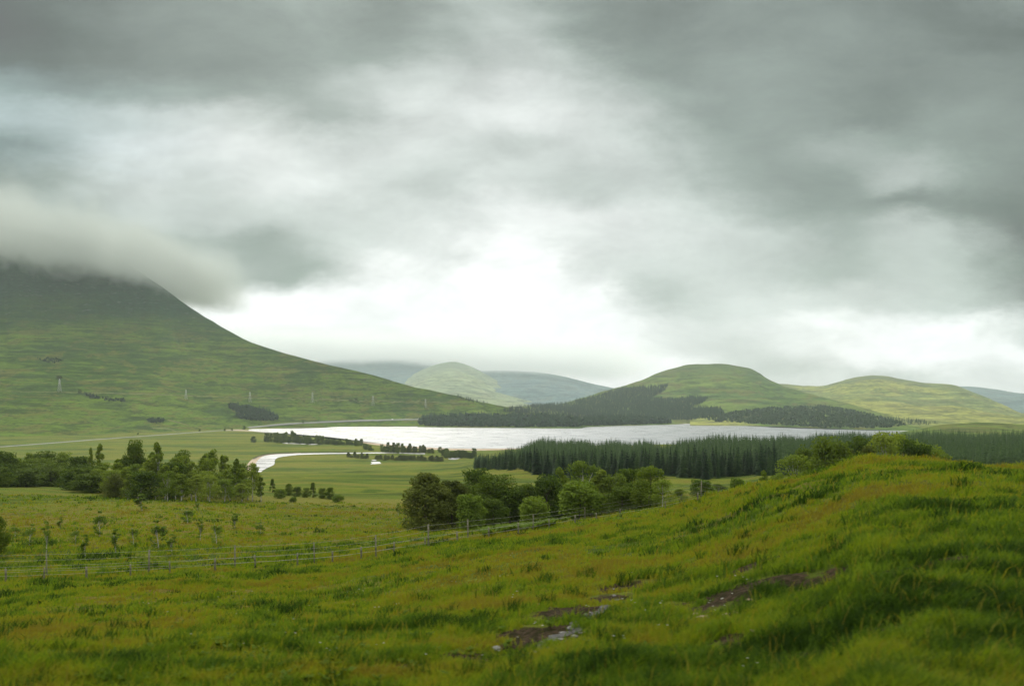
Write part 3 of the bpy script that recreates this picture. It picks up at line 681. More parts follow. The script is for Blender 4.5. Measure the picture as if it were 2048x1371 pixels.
# ------------------------------------------------------------------ wood of alders and birches across the left field
G = 'alders and birches of the wood in the field'
def near_lm(px, L): return min(L, key=lambda q: abs(q[0] - px))[1]
LMW = [(-75,'beyond the photo edge'),(20,'at its low dark end'),(110,'in the low dark stretch'),(190,'by the slim thin pair of birches'),(235,'by the olive rounded one'),(275,'by the highest bushy-topped tree'),
       (318,'by the tall pointed light birch'),(364,'by the dark upstanding tree'),(425,'by the tall full birch'),(472,'by the sandbank bend'),(515,'at its river end')]
topL = lambda px: np.interp(px, [-400,0,110,130,190,230,300,360,420,480,520,545], [900,905,906,916,914,918,900,908,902,915,930,955])
baseL = lambda px: np.interp(px, [-400,0,120,230,330,440,520], [972,974,973,996,1003,1006,1003])
for k, px, b, t, w, v_, lab in [
 ('birch',200,958,885,26,0,'slim pointed birch first above the skyline of the wood'),
 ('birch',181,958,893,16,0,'thin birch close beside the slim pointed one in the wood'),
 ('alder',270,965,881,40,1,'dark bushy-topped tree, the highest of the wood'),
 ('birch',315,975,882,38,0,'tall light birch with a pointed top in the middle of the wood'),
 ('alder',364,965,901,34,1,'dark tree standing up between the tall birch and the wood edge'),
 ('birch',425,980,898,40,1,'tall full birch rising near the river end of the wood'),
 ('birch',445,975,908,22,0,'narrow birch beside the tall full one near the river end'),
 ('birch',472,985,915,30,0,'birch in front of the sandbank bend at the end of the wood'),
 ('birch',505,1000,925,36,1,'last tall birch of the wood, in front of the river'),
 ('birch',522,1003,952,24,0,'short pointed birch at the very end of the wood'),
 ('willow',230,996,945,52,1,'dark rounded front tree at the middle edge of the wood'),]:
    tree_px(k, 'birch_tree' if k == 'birch' else 'alder_tree', px, b, t, w * 1.15, lab, 'tree', G, v_, at(px, float(baseL(px))).y + (float(baseL(px)) - b) * .9)
rr_ = random.Random(12)
for row, (dy, nrow) in enumerate([(-34, 18), (-24, 18), (-13, 20), (-4, 20)]):
    for i in range(nrow):
        px = -150 + (i + rr_.uniform(.15, .85)) * 655 / nrow; b = float(baseL(px)) + dy + rr_.uniform(-3, 3)
        t = float(topL(px)) + rr_.uniform(-2, 13) + row * 9 + max(0, px - 250) * (.03 * row)
        dark = px < 190
        kind = 'alder' if (dark and rr_.random() < .75) or rr_.random() < .15 else 'birch'
        t = min(t, b - 34); w = rr_.uniform(62, 84) if kind == 'alder' else rr_.uniform(38, 52)
        back = row < 2
        lab = (('dark alder ' if dark else 'darker alder ') if kind == 'alder' else ('green birch ' if dark else 'pale birch ')) + ('in the hindmost row', 'in the inner row', 'in the second row', 'on the front edge')[row] + ' of the wood, ' + near_lm(px, LMW)
        tree_px(kind, 'alder_tree' if kind == 'alder' else 'birch_tree', px, b, t, w, lab, 'tree', G, None, at(px, float(baseL(px))).y - dy * .9)
G = 'small trees beyond the end of the wood'
for k, px, b, t, w, lab in [
 ('dark_pointed',545,984,956,18,'dark pointed tree alone just past the end of the wood'),
 ('shrub',560,996,976,28,'low pale bush at the foot of the dark pointed tree'),
 ('alder',578,990,966,20,'bluish dark tree next after the pointed one'),
 ('alder',594,992,972,22,'round small tree second after the pointed one'),
 ('alder',612,994,974,20,'low tree between the small round ones in the line'),
 ('dark_pointed',626,994,963,22,'taller bushy tree in the middle of the small line'),
 ('alder',645,996,975,22,'dark low tree just after the taller bushy one'),
 ('alder',660,998,974,20,'second to last tree of the small line'),
 ('shrub',676,1004,988,26,'low bush that ends the small line of trees'),
 ('shrub',586,1004,992,16,'tiny bush in front of the small line of trees'),
 ('sapling',797,1030,1000,18,'single little tree alone in the tawny field by the willows')]:
    tree_px(k, 'small_tree' if k != 'shrub' else 'bush', px, b, t, w, lab, 'tree' if k != 'shrub' else 'bush', G)
G = 'saplings in the rough field behind the fence'
rs_ = random.Random(3)
SAP = [(58,1092,1040,22),(92,1110,1030,20),(150,1088,1048,16),(172,1120,1060,20),(200,1072,1012,20),(232,1105,1050,22),(268,1092,1040,16),(285,1020,984,30),(318,1098,1028,28),(345,1110,1060,22),(376,1046,1010,18),
       (400,1080,1030,18),(434,1090,1030,20),(470,1060,1022,16),(312,1000,978,16),(122,1060,1030,16),(520,1070,1040,14),(255,1000,982,14),(30,1075,1045,16),(395,1020,1000,12)]
for i, (px, b, t, w) in enumerate(SAP):
    lab = {8: 'darkest and fullest sapling in the rough field', 4: 'tall thin sapling above the others in the rough field', 7: 'bright broad sapling right under the edge of the wood'}.get(i, 'thin pale birch sapling ' + ('close behind the tall fence' if b > 1085 else ('halfway up the field' if b > 1050 else 'high in the field')) + ', ' + near_lm(px, [(30,'by the dark edge bush'),(150,'nearer the edge bush'),(210,'near the tall thin one'),(312,'near the darkest fullest one'),(390,'past the darkest fullest one'),(480,'in the open end')]))
    tree_px('sapling', 'birch_sapling', px, b, t - 4, w * 1.35, lab, 'sapling', G, i % 2)
tree_px('alder', 'bush', -12, 1118, 1030, 60, 'dark bush cut by the edge of the photo beside the fence', 'bush', None, 0)

# ------------------------------------------------------------------ trees between the river and the lake
G = 'trees on the flat between river and lake'
segs = [(528,606,862,864,884,886,13,'dark tree in the first belt by the lake head'),(610,640,869,871,886,888,4,'dark tree in the gap of the lakeside belt'),(592,625,868,870,887,888,5,'dark tree in the first belt by the lake head'),
        (635,725,871,880,888,891,15,'dark tree in the long middle belt by the lake'),(726,746,884,890,897,901,4,'dark tree at the tapering end of the middle belt'),
        (762,806,885,884,904,906,8,'dark rounded tree in the clump on the beach'),(806,866,884,890,905,907,10,'olive rounded tree in the clump on the beach'),
        (694,738,902,904,914,918,7,'thin dull tree by the far river bank'),(752,884,909,911,919,922,18,'low dull bush in the strip below the beach clump'),
        (888,948,899,897,915.5,916.5,11,'dark spreading tree over the bright pond'),(884,952,898,897,913,914,9,'dark spreading tree over the bright pond')]
for x0, x1, t0, t1, b0, b1, n, lab in segs:
    for i in range(n):
        f = (i + rr_.uniform(.2, .8)) / n; px = x0 + (x1 - x0) * f; b = b0 + (b1 - b0) * f + rr_.uniform(-1.2, .6); t = t0 + (t1 - t0) * f + rr_.uniform(-1.5, 3)
        wd = (x1 - x0) / n * rr_.uniform(1.2, 2.2); t += rr_.choice((-2.5, 0, 1, 4, 6)) if 'low' not in lab else 0
        lb = lab + (', toward the road end', ', before its middle', ', past its middle', ', toward the plantation end')[min(3, int(f * 4))]
        tree_px('willow' if 'dull' in lab or 'olive' in lab else 'alder', 'lakeside_tree', px, b, t, max(wd, 9), lb, 'tree', G)
for px, b, t, w, lab in [(507,884.5,872,13,'lone round bush at the near end of the lakeside belt'),(880,904.5,893,11,'small round tree alone on the beach beside the olive clump'),
        (276,869,864,4,'tiny tree standing on the verge of the road'),(399,862,857,5,'tiny tree beside the road near the track'),(449,861,856,5,'first tiny tree by the road bridge'),(464,860.5,856,5,'second tiny tree by the road bridge'),
        (488,858.5,851,7,'round small tree where the road meets the lake head'),(606,846,841,5,'tiny tree on the lakeshore road'),(702,802,797,9,'dark hillside thorn tree by the railway track'),(712,801,795,8,'second dark thorn tree by the railway track'),
        (160,786,778,8,'lone dark tree on the hillside path'),(118,757,751,12,'dark scrub tree high on the mountain side')]:
    tree_px('alder', 'lone_tree', px, b, t, w, lab, 'tree', 'lone trees on the moor and hillside')

# ------------------------------------------------------------------ spruce plantation
frontd = lambda px: np.interp(px, [900,948,990,1040,1100,1330,1500,2048,2400], [700,520,430,375,340,330,320,300,300])
topF = lambda px: np.interp(px, [930,950,965,1000,1030,1066,1120,1180,1256,1317,1338,1400,1460,1504,1542,1635,1665,1758,1860,2048,2300], [915,911,904,897,894,878,876,873,881,886,881,865,865,876,864,866,862,857,858,851,850])
rf = random.Random(21); cand = []
d = 300.0
while d < 860:
    sp = 4.1 + (d - 300) / 560 * 2.2
    x0 = (935 - CX) / FP * d; x1 = (2260 - CX) / FP * d; x = x0
    while x < x1:
        xx = x + rf.uniform(-2.3, 2.3); yy = d + rf.uniform(-3, 3); px = CX + xx / yy * FP
        if yy > frontd(px) + 9 * math.sin(px / 23.0) + 6 * math.sin(px / 9.1) and px > 946 + rf.uniform(0, 9) and rf.random() > .05:
            z = float(height(xx, yy)); H = rf.triangular(5.5, 14, 9)
            tp = YH - (z + H) / yy * FP; lim = float(topF(px)) + rf.triangular(-7, 12, 3) + 4.5 * math.sin(px / 31.0 + 1) + 3 * math.sin(px / 11.0)
            if tp < lim: H = (YH - lim) / FP * yy - z
            if H > 4.5: cand.append((yy - float(frontd(px)), xx, yy, z, H, px))
        x += sp
    d += sp
cand.sort(key=lambda c: c[0] if c[5] < 1560 else c[0] + 400)
NI = 300
for i, (q, x, y, z, H, px) in enumerate(cand[:NI]):
    e = bpy.data.objects.new('spruce_tree', None); COL.objects.link(e); e.location = (x, y, z - .2); s = H / 14.4
    ww = s * rf.uniform(.85, 1.45); e.scale = (ww, ww, s); e.rotation_euler = (0, 0, rf.uniform(0, 6.28))
    tag(e, ('dark spruce in the first row of the plantation, ' if q < 6 else 'dark spruce just behind the first row of the plantation, ') + near_lm(px, [(955,'at the open corner'),(1010,'beyond the dip in the clump'),(1090,'beyond the slim pointed birch'),(1165,'beyond the tallest airy birch'),(1230,'beyond the narrow dark tree'),(1300,'beyond the ragged broad alder'),(1400,'beyond the rounded fence bush'),(1480,'where the fence nears the knoll'),(1560,'over the lowest knoll bush'),(1700,'hidden behind the knoll trees')]), 'spruce', 'front spruces of the plantation')
    link('crown', SPRM[i % 4], e); link('trunk', SPRT, e)
LS = [low_spruce(70 + i) for i in range(4)]
LSD = [spruce_mesh(80 + i, 14, 4.8, 12, 7) for i in range(3)]
rest = cand[NI:]
tag(link('spruce_forest', scatter_mesh('spruce_forest', [(x, y, z - .2, H / 14.4) for q, x, y, z, H, px in rest], LSD, ML['spruce'])), 'dense dark spruce plantation stretching back to the lake shore', 'forest', None, 'stuff')

# ------------------------------------------------------------------ far woods, each read as one mass
def in_poly(x, y, P_):
    c = False; j = len(P_) - 1
    for i in range(len(P_)):
        if (P_[i][1] > y) != (P_[j][1] > y) and x < (P_[j][0]-P_[i][0]) * (y-P_[i][1]) / (P_[j][1]-P_[i][1]) + P_[i][0]: c = not c
        j = i
    return c
LRD = []
for i in range(4):
    v_, f_ = low_round(90 + i); LRD.append((v_, np.concatenate([f_[:, :3], f_[:, [0, 2, 3]]])))
def wood(name, polys, n, H, label, seed, mixr=.3, cat='woodland', mat='wood'):
    r = random.Random(seed); pts = []; prs = []
    for P_ in polys:
        x0, x1 = min(p[0] for p in P_), max(p[0] for p in P_); y0, y1 = min(p[1] for p in P_), max(p[1] for p in P_)
        k = 0; want = n // len(polys)
        for _ in range(want * 12):
            px, py = r.uniform(x0, x1), r.uniform(y0, y1)
            if not in_poly(px, py, P_): continue
            p = at(px, py)
            if p is None: continue
            pts.append((p.x, p.y, p.z - .5, r.uniform(.6, 1.15) * H / 14)); k += 1
            if k >= want: break
    pr = [LS[0], LRD[0], LS[1], LRD[1], LRD[2], LS[2], LRD[3]] if mixr > .2 else LS
    return tag(link(name, scatter_mesh(name, pts, pr, ML[mat], seed)), label, cat, None, 'stuff')
wood('headland_woodland', [[(838,849),(845,838),(880,833),(960,832),(1060,833),(1160,838),(1166,853),(1060,853.4),(960,852.6),(870,852)],[(1166,840),(1260,838),(1330,843),(1345,846),(1240,849.5),(1168,850.5)]], 2600, 17,
     'dark mixed wood covering the headland in the lake', 1, .3)
wood('hillside_woodland', [[(455,812),(470,810),(500,815),(540,824),(558,838),(545,841),(500,840),(466,834),(484,828),(466,820)]], 420, 13, 'dark slanting patch of wood low on the mountain', 2, .3)
wood('scrub', [[(292,840),(302,836),(325,837),(334,843),(315,846),(298,845)]], 120, 7, 'small oval patch of dark scrub low on the mountain', 3, .3, 'scrub')
wood('scrub', [[(165,786),(200,792),(250,799),(250,804),(215,801),(180,796)]], 90, 7, 'dark scrub strung along a gully on the mountain', 4, .3, 'scrub')
wood('scrub', [[(72,717),(100,715),(130,720),(105,727),(90,724)]], 90, 6, 'faint dark scrub patch high on the mountain', 5, .3, 'scrub')
wood('plantation_woodland', [[(1060,812),(1130,808),(1200,790),(1245,776),(1335,771),(1330,782),(1300,797),(1345,800),(1380,794),(1415,797),(1405,806),(1375,815),(1440,818),(1450,830),(1380,840),(1280,838),(1180,832),(1120,822)]], 6500, 13,
     'blue-green plantation with straight edges on the rounded hill', 6, .1)
wood('lower_woodland', [[(1450,826),(1500,820),(1560,814),(1650,812),(1700,820),(1760,834),(1815,850),(1760,856),(1650,855),(1540,849),(1430,843),(1400,836)]], 2600, 11, 'open dark wood along the foot of the rounded hill', 7, .4, 'woodland', 'scrubwood')
wood('valley_woodland', [[(1040,814),(1070,808),(1110,812),(1150,816),(1200,828),(1250,838),(1200,838),(1100,832),(1030,826),(1000,822)]], 900, 12, 'dark belt of wood on the far side of the headland', 8, .1)
wood('ridge_woodland', [[(905,791),(925,790.5),(950,798),(975,806),(960,808),(930,800)]], 90, 8, 'thin dark wood on the tail of the mountain ridge', 9, .1)
wood('upland_woodland', [[(1770,838),(1800,836),(1850,842),(1880,848),(1840,850),(1790,846)]], 140, 9, 'small dark wood under the sunlit upland slope', 10, .1)

# ------------------------------------------------------------------ pylons on the hillside
MST = simple('galvanised_steel', (.40, .41, .38), .5, .1, 2, .2)
def pylon_parts():
    m1 = MB(); H = 22.0
    c = lambda z: 2.2 * (1 - z / H) ** 1.0 + .35
    for sx_ in (-1, 1):
        for sy_ in (-1, 1): m1.tube([(sx_*c(0), sy_*c(0), -1), (sx_*c(12), sy_*c(12), 12), (sx_*c(H), sy_*c(H), H)], [.20, .17, .12], 4)
    lv = [0, 4, 7.5, 10.5, 13, 15.2, 17.2, 19, 20.6, 22]
    for a, b in zip(lv[:-1], lv[1:]):
        for k in range(4):
            A = [(-1,-1),(1,-1),(1,1),(-1,1)]; p, q = A[k], A[(k+1) % 4]
            m1.tube([(p[0]*c(a), p[1]*c(a), a), (q[0]*c(b), q[1]*c(b), b)], .08, 4); m1.tube([(q[0]*c(a), q[1]*c(a), a), (p[0]*c(b), p[1]*c(b), b)], .08, 4)
    arm = MB(); arm.tube([(-3.4, 0, 0), (0, 0, .9), (3.4, 0, 0)], .13, 4); arm.tube([(-3.4, 0, 0), (3.4, 0, 0)], .13, 4)
    ins = MB(); ins.tube([(0, 0, 0), (0, 0, -1.3)], .14, 6)
    return m1.mesh('lattice_mast', MST), arm.mesh('cross_arm', MST), ins.mesh('insulator', MST)
PM, PA, PI_ = pylon_parts()
pyl = []
for px, top, base, lab in [(119,757,783,'hillside pylon farthest up the line, above the lone dark tree'),(372,778,798,'broad lattice pylon above the road bend'),(500,783,804,'pylon directly above the dark slanting wood'),
        (625,784,805,'slim pylon past the slanting wood, halfway along the line'),(746,791,811,'pale pylon by the two dark thorn trees'),(851,797,815,'last pylon, above the end of the headland wood')]:
    p = at(px, base)
    s = (base - top) / FP * p.y / 22
    e = bpy.data.objects.new('pylon', None); COL.objects.link(e); e.location = p; e.scale = (s, s, s); e.rotation_euler = (0, 0, R(-35))
    tag(e, lab, 'pylon', 'pylons of the line across the mountain foot'); link('lattice_mast', PM, e)
    for z in (15.5, 19):
        a = link('cross_arm', PA, e, (0, 0, z))
        for x in (-3.3, 3.3): link('insulator', PI_, a, (x, 0, 0))
    pyl.append(p)

# ------------------------------------------------------------------ two white vans on the lakeshore road
MWP = simple('white_paint', (.8, .8, .8), .35, .03, 1); MGL = simple('dark_glass', (.03, .035, .04), .15, .1, 1); MTY = simple('tyre_rubber', (.03, .03, .03), .8, .1, 4)
def van(px, py, rot, label):
    p = at(px, py)
    e = bpy.data.objects.new('van', None); COL.objects.link(e); e.location = (p.x, p.y, p.z + 1.0); e.rotation_euler = (0, 0, rot); tag(e, label, 'van', 'white vans on the lakeshore road')
    b = MB(); prof = [(-2.6,.35),(2.6,.35),(2.65,1.0),(1.9,1.25),(1.3,2.25),(-2.5,2.3),(-2.65,1.2)]
    V = [(x, s * .95, z) for s in (-1, 1) for x, z in prof]; n = len(prof)
    b.add(V, [[i, (i+1) % n, n + (i+1) % n, n + i] for i in range(n)], [[0, i+1, i] for i in range(1, n-1)] + [[n, n+i, n+i+1] for i in range(1, n-1)])
    link('body', b.mesh('body', MWP), e)
    w = MB(); w.box((1.62, 0, 1.72), (.5, 1.7, .75)); link('windscreen', w.mesh('windscreen', MGL), e)
    for sx_ in (-1.7, 1.7):
        for sy_ in (-.9, .9):
            t = MB(); t.tube([(sx_, sy_ - .11, .35), (sx_, sy_ + .11, .35)], .36, 14); link('wheel', t.mesh('wheel', MTY), e)
van(785, 840, R(8), 'white van alone on the lakeshore road'); van(838, 838.6, R(8), 'white van by the edge of the headland wood')

# ------------------------------------------------------------------ fences
MPOST = simple('weathered_timber', (.17, .16, .11), .9, .25, 3.0); MWIRE = simple('fence_wire', (.30, .30, .24), .5, .1, 4)
def fence(posts, h, r, levels, label, wr, sub=None):
    P3 = []
    for px, base in posts:
        if px > 1440:
            dd = 104 + (px - 1440) * .14; p = Vector(((px - CX) / FP * dd, dd, 0)); p.z = gz(p.x, p.y)
        else: p = at(px, base)
        if p is None: continue
        P3.append(p)
    o0 = P3[len(P3) // 2]
    e = bpy.data.objects.new('wire_fence', None); COL.objects.link(e); e.location = o0; tag(e, label, 'fence', 'wire fences crossing the slope')
    tops = []
    rg = random.Random(len(posts))
    for p in P3:
        mb = MB(); q = p - o0; lx, ly = rg.uniform(-.04, .04), rg.uniform(-.04, .04); hh = h * rg.uniform(.95, 1.06)
        rr2 = r * rg.uniform(.85, 1.3)
        mb.tube([(0, 0, -.35), (lx * .5, ly * .5, hh * .5), (lx, ly, hh - .02), (lx, ly, hh)], [rr2, rr2, rr2 * .95, rr2 * .6], 7)
        link('post', mb.mesh('post', MPOST), e, q); tops.append((q, lx, ly, hh))
    for lv in levels:
        mb = MB(); pts = []
        for i, (q, lx, ly, hh) in enumerate(tops):
            pts.append((q.x + lx * lv, q.y + ly * lv - r, q.z + h * lv))
            if i < len(tops) - 1:
                q2 = tops[i + 1][0]; pts.append(((q.x + q2.x) / 2, (q.y + q2.y) / 2 - r, (q.z + q2.z) / 2 + h * lv - .03))
        mb.tube(pts, wr, 4); link('wire', mb.mesh('wire', MWIRE), e)
tallb = lambda px: float(np.interp(px, [-300,94,298,470,629,752,857,936,1066,1170,1297,1402,1477,1532,1580], [1165,1152,1143,1136,1126,1112,1092,1080,1062,1039,1018,998,983,968,958]))
lowb = lambda px: float(np.interp(px, [-300,173,340,595,665,788,978,1098,1193,1331,1450,1500], [1178,1158,1147,1129,1124,1108,1077,1056,1041,1019,993,984]))
fence([(px, tallb(px)) for px in (-330,-100,94,298,470,629,752,857,936,1066,1170,1297,1402,1477,1532,1566)], 1.4, .045, (.97, .72, .48, .25), 'taller wire fence with round posts, running behind the low one', .006)
fence([(px, lowb(px)) for px in (-240,-160,-70,12,88,173,261,340,430,511,595,665,723,788,850,915,978,1037,1098,1150,1193,1240,1331,1395,1450)], .78, .05, (.93, .5), 'low wire fence with short stakes, nearest the railway', .006)

# ------------------------------------------------------------------ streamlet and stones in the peat
def drape_strip(name, pix, width, mat, lift, kind):
    q = [at(*p) for p in pix]; V = []; F = []
    pts = []
    for a, b in zip(q[:-1], q[1:]):
        for i in range(6): pts.append(a.lerp(b, i / 6))
    pts.append(q[-1])
    for i, p in enumerate(pts):
        dd = (pts[min(i+1, len(pts)-1)] - pts[max(i-1, 0)]); dd.z = 0; dd.normalize(); w = width * random.uniform(.5, 1.2) * math.sin(math.pi * (i + .6) / (len(pts) + .2)) ** .4
        cz = max(gz(p.x, p.y), gz(p.x - dd.y*w/2, p.y + dd.x*w/2), gz(p.x + dd.y*w/2, p.y - dd.x*w/2))
        for s in (-.5, 0, .5): V.append((p.x - dd.y * w * s, p.y + dd.x * w * s, cz + lift))
        if i: F += [[(i-1)*3+k, (i-1)*3+k+1, i*3+k+1, i*3+k] for k in (0, 1)]
    return tag(link(name, mesh_np(name, np.array(V), [np.array(F)], mat, True)), kind=kind)
drape_strip('stream', [(1238,1198),(1205,1222),(1165,1240),(1150,1262),(1110,1275),(1085,1300),(1040,1318)], .32, simple('peat_water', (.05, .05, .045), .7, .2, 6), .012, 'structure')
def stone_mesh(seed, mat):
    import bmesh
    bm = bmesh.new(); bmesh.ops.create_icosphere(bm, subdivisions=2, radius=1)
    r = random.Random(seed); ax = [Vector((r.uniform(-1,1), r.uniform(-1,1), r.uniform(-1,1))).normalized() for _ in range(7)]; cut = [r.uniform(.5, .85) for _ in ax]
    for v_ in bm.verts:
        for a, c in zip(ax, cut):
            k = v_.co.dot(a)
            if k > c: v_.co -= a * (k - c) * .9
        v_.co *= 1 + r.uniform(-.05, .05)
        v_.co.z *= .55
    me = bpy.data.meshes.new('stone'); bm.to_mesh(me); bm.free(); me.materials.append(mat); return me
MS1 = simple('grey_stone', (.17, .165, .15), .8, .2, 1.5); MS2 = simple('tan_stone', (.30, .22, .14), .85, .2, 1.5)
SM = [stone_mesh(i, MS1) for i in range(4)]; SM2 = [stone_mesh(i + 9, MS2) for i in range(3)]
rg = random.Random(8)
def stone(px, py, s, me, label, group):
    p = at(px, py)
    o = link('stone', me); o.location = (p.x, p.y, p.z + s * .15); o.scale = (s * rg.uniform(.9, 1.5), s * rg.uniform(.8, 1.1), s * rg.uniform(.7, 1)); o.rotation_euler = (0, 0, rg.uniform(0, 6)); tag(o, label, 'stone', group)
g1 = 'stones in the peaty stream bed'
stone(995,1297,.10,SM[0],'pale grey stone alone on the dark bank before the stream',None)
stone(1244,1273,.09,SM[1],'flat pale stone on the grass right of the stream bed',None)
stone(1404,1240,.16,SM2[0],'largest tan stone in the bare peat scar',None)
stone(1460,1232,.13,SM2[1],'tan slab stone beside the largest one in the peat scar',None)
for px, py in [(1176,1230),(1190,1242),(1160,1248),(1150,1236),(1140,1258),(1128,1266),(1170,1262),(1120,1280),(1135,1285),(1105,1292),(1090,1285),(1118,1298),(1182,1222),(1205,1214),(1098,1310),(1230,1180),(1168,1268),(1230,1192),(1075,1306),(1148,1274)]:
    stone(px + rg.uniform(-3, 3), py + rg.uniform(-3, 3), rg.uniform(.035, .08), SM[rg.randrange(4)], 'small pale grey stone lying in the peaty stream bed', g1)
for px, py in [(1390,1228),(1420,1250),(1445,1240),(1475,1226),(1500,1200),(1510,1262),(1380,1244),(1600,1244),(1840,1246),(1620,1206),(1865,1240),(1820,1238)]:
    stone(px, py, rg.uniform(.05, .1), SM2[rg.randrange(3)], 'small tan stone in a bare peat scar', 'stones in the bare peat scars')

# ------------------------------------------------------------------ grass, rushes, bracken, flowers
def grass_material():
    m, T = newmat('grass_blades')
    f = T.n('ShaderNodeAttribute', attribute_name='tint').outputs['Fac']
    rp = T.n('ShaderNodeValToRGB', {0: f}); cr = rp.color_ramp
    E = [(0,(.018,.040,.006)),(.25,(.065,.115,.012)),(.5,(.132,.190,.012)),(.72,(.180,.196,.016)),(.88,(.190,.176,.018)),(1,(.160,.134,.020))]
    cr.elements[0].position = 0; cr.elements[0].color = (*E[0][1], 1); cr.elements[1].position = 1; cr.elements[1].color = (*E[-1][1], 1)
    for p_, c in E[1:-1]: cr.elements.new(p_).color = (*c, 1)
    d = T.n('ShaderNodeBsdfPrincipled', {'Base Color': rp.outputs[0], 'Roughness': .7, 'Specular IOR Level': .06})
    tr = T.n('ShaderNodeBsdfTranslucent', {0: T.mix(1.0, rp.outputs[0], (1.4, 1.4, .5, 1), 'MULTIPLY')})
    mx = T.n('ShaderNodeMixShader', {0: .4, 1: d.outputs[0], 2: tr.outputs[0]}); T.n('ShaderNodeOutputMaterial', {0: mx.outputs[0]}); return m
MGR = grass_material()
def grass(name, n, r0, r1, blades, hgt, wmin, seed, label, azlim=.62, power=1.0, fix=None, spread=.05, cat='grass'):
    rng = np.random.default_rng(seed)
    u = rng.uniform(0, 1, n); r = (1 / (1 / r0 + u * (1 / r1 - 1 / r0))) if power == 1 else np.exp(np.log(r0) + u * (np.log(r1) - np.log(r0)))
    az = rng.uniform(-azlim, azlim, n); x = r * np.sin(az); y = r * np.cos(az)
    pe, he, rush_shade = masks(x, y)
    keep = (pe + .5 * fbm(x / .5, y / .5, 2, 77)) < .52
    x, y, r, he, rush_shade = x[keep], y[keep], r[keep], he[keep], rush_shade[keep]; n = len(x)
    z = height(x, y)
    big = fbm(x / 5, y / 3.5, 3, 31); sm = fbm(x / 1.1, y / .8, 3, 41)
    tn = fbm(x / .38, y / .3, 2, 71)
    tint = .62 + .48 * big + .50 * sm + .4 * fbm(x / 16, y / 9, 3, 91) + .30 * tn + .28 * he - .5 * rush_shade + rng.normal(size=n) * .07  # rush term also paints the dim lower corners into the blades
    clump = sstep(fbm(x / 1.6, y / 1.2, 2, 51), .15, .6)
    hh = hgt * (.5 + .5 * rng.uniform(size=n) + 1.0 * clump + .5 * rush_shade + .5 * np.clip(tn, 0, 1)); tint = tint - .25 * clump
    if fix is not None: tint = fix + rng.normal(size=n) * .05; hh = hgt * rng.uniform(.7, 1.2, n)
    k = blades; N = n * k
    bx = np.repeat(x, k) + rng.normal(size=N) * spread * np.repeat(1 + r / 30, k); by = np.repeat(y, k) + rng.normal(size=N) * spread * np.repeat(1 + r / 30, k)
    bz = np.repeat(z, k) - .02; H = np.repeat(hh, k) * rng.uniform(.6, 1.15, N); a = rng.uniform(0, 6.28, N); wid = np.maximum(.004, wmin * np.repeat(r, k)) * rng.uniform(.7, 1.3, N)
    la = rng.uniform(0, 6.28, N); ln = rng.uniform(.15, .8, N) * H
    lx, ly = np.cos(la) * ln + .12 * H, np.sin(la) * ln
    wx, wy = np.cos(a) * wid, np.sin(a) * wid
    V = np.stack([np.stack([bx - wx, by - wy, bz], 1), np.stack([bx + wx, by + wy, bz], 1),
                  np.stack([bx + lx*.4 + wx*.7, by + ly*.4 + wy*.7, bz + H*.62], 1), np.stack([bx + lx*.4 - wx*.7, by + ly*.4 - wy*.7, bz + H*.62], 1),
                  np.stack([bx + lx, by + ly, bz + H*.92], 1)], 1).reshape(-1, 3)
    o = np.arange(N) * 5
    F4 = np.stack([o, o+1, o+2, o+3], 1); F3 = np.stack([o+3, o+2, o+4], 1)
    t = np.repeat(np.clip(np.repeat(tint, k) + rng.normal(size=N) * .06, 0, 1), 5)
    return tag(link(name, mesh_np(name, V, [F4, F3], MGR, False, {'tint': t})), label, cat, None, 'stuff')
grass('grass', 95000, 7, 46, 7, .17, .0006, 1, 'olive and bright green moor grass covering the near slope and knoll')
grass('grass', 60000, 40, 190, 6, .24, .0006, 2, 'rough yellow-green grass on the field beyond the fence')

grass('rushes', 460, 9, 85, 34, .33, .0006, 3, 'stiff dark green rush clumps standing out of the grass', fix=.10, spread=.07, cat='rushes')
grass('dead_stems', 9000, 8, 60, 1, .34, .0005, 4, 'straw coloured dead stems and seed heads sticking up through the grass', fix=.93, spread=.1, cat='stems')

def fronds(name, pts, label, cat, mat, size, n=9):
    rng = np.random.default_rng(4); V = []; F = []
    for x, y in pts:
        z = gz(x, y)
        for k in range(n):
            a = rng.uniform(0, 6.28); L = size * rng.uniform(.6, 1.2); ca, sa = math.cos(a), math.sin(a); pv = None
            for j in range(4):
                t = j / 3; w = L * .22 * (1 - t) + .01; cxx, cyy_ = x + ca * L * t * .7, y + sa * L * t * .7; zz = z + L * (1.1 * t - .55 * t * t) + .05
                V += [(cxx - sa*w, cyy_ + ca*w, zz - w*.2), (cxx + sa*w, cyy_ - ca*w, zz - w*.2)]
                if j: F.append([len(V)-4, len(V)-3, len(V)-1, len(V)-2])
    return tag(link(name, mesh_np(name, np.array(V), [np.array(F)], mat)), label, cat, None, 'stuff')
pp = []
for _ in range(420):
    px = rg.uniform(960, 1300); py = tallb(px) - rg.uniform(3, 16); p = at(px, py); pp.append((p.x, p.y))
fronds('bracken', pp, 'green bracken growing along the fence under the clump of trees', 'bracken', ML['bright'], .75)
pp = []
for _ in range(300):
    p = at(rg.gauss(480, 260) % 1300, rg.uniform(1190, 1371))
    if p is not None: pp.append((p.x, p.y))
fronds('broad_leaved_weeds', pp, 'broad bright green weeds among the near grass', 'weeds', ML['bright'], .12, 7)
V = []; F = []
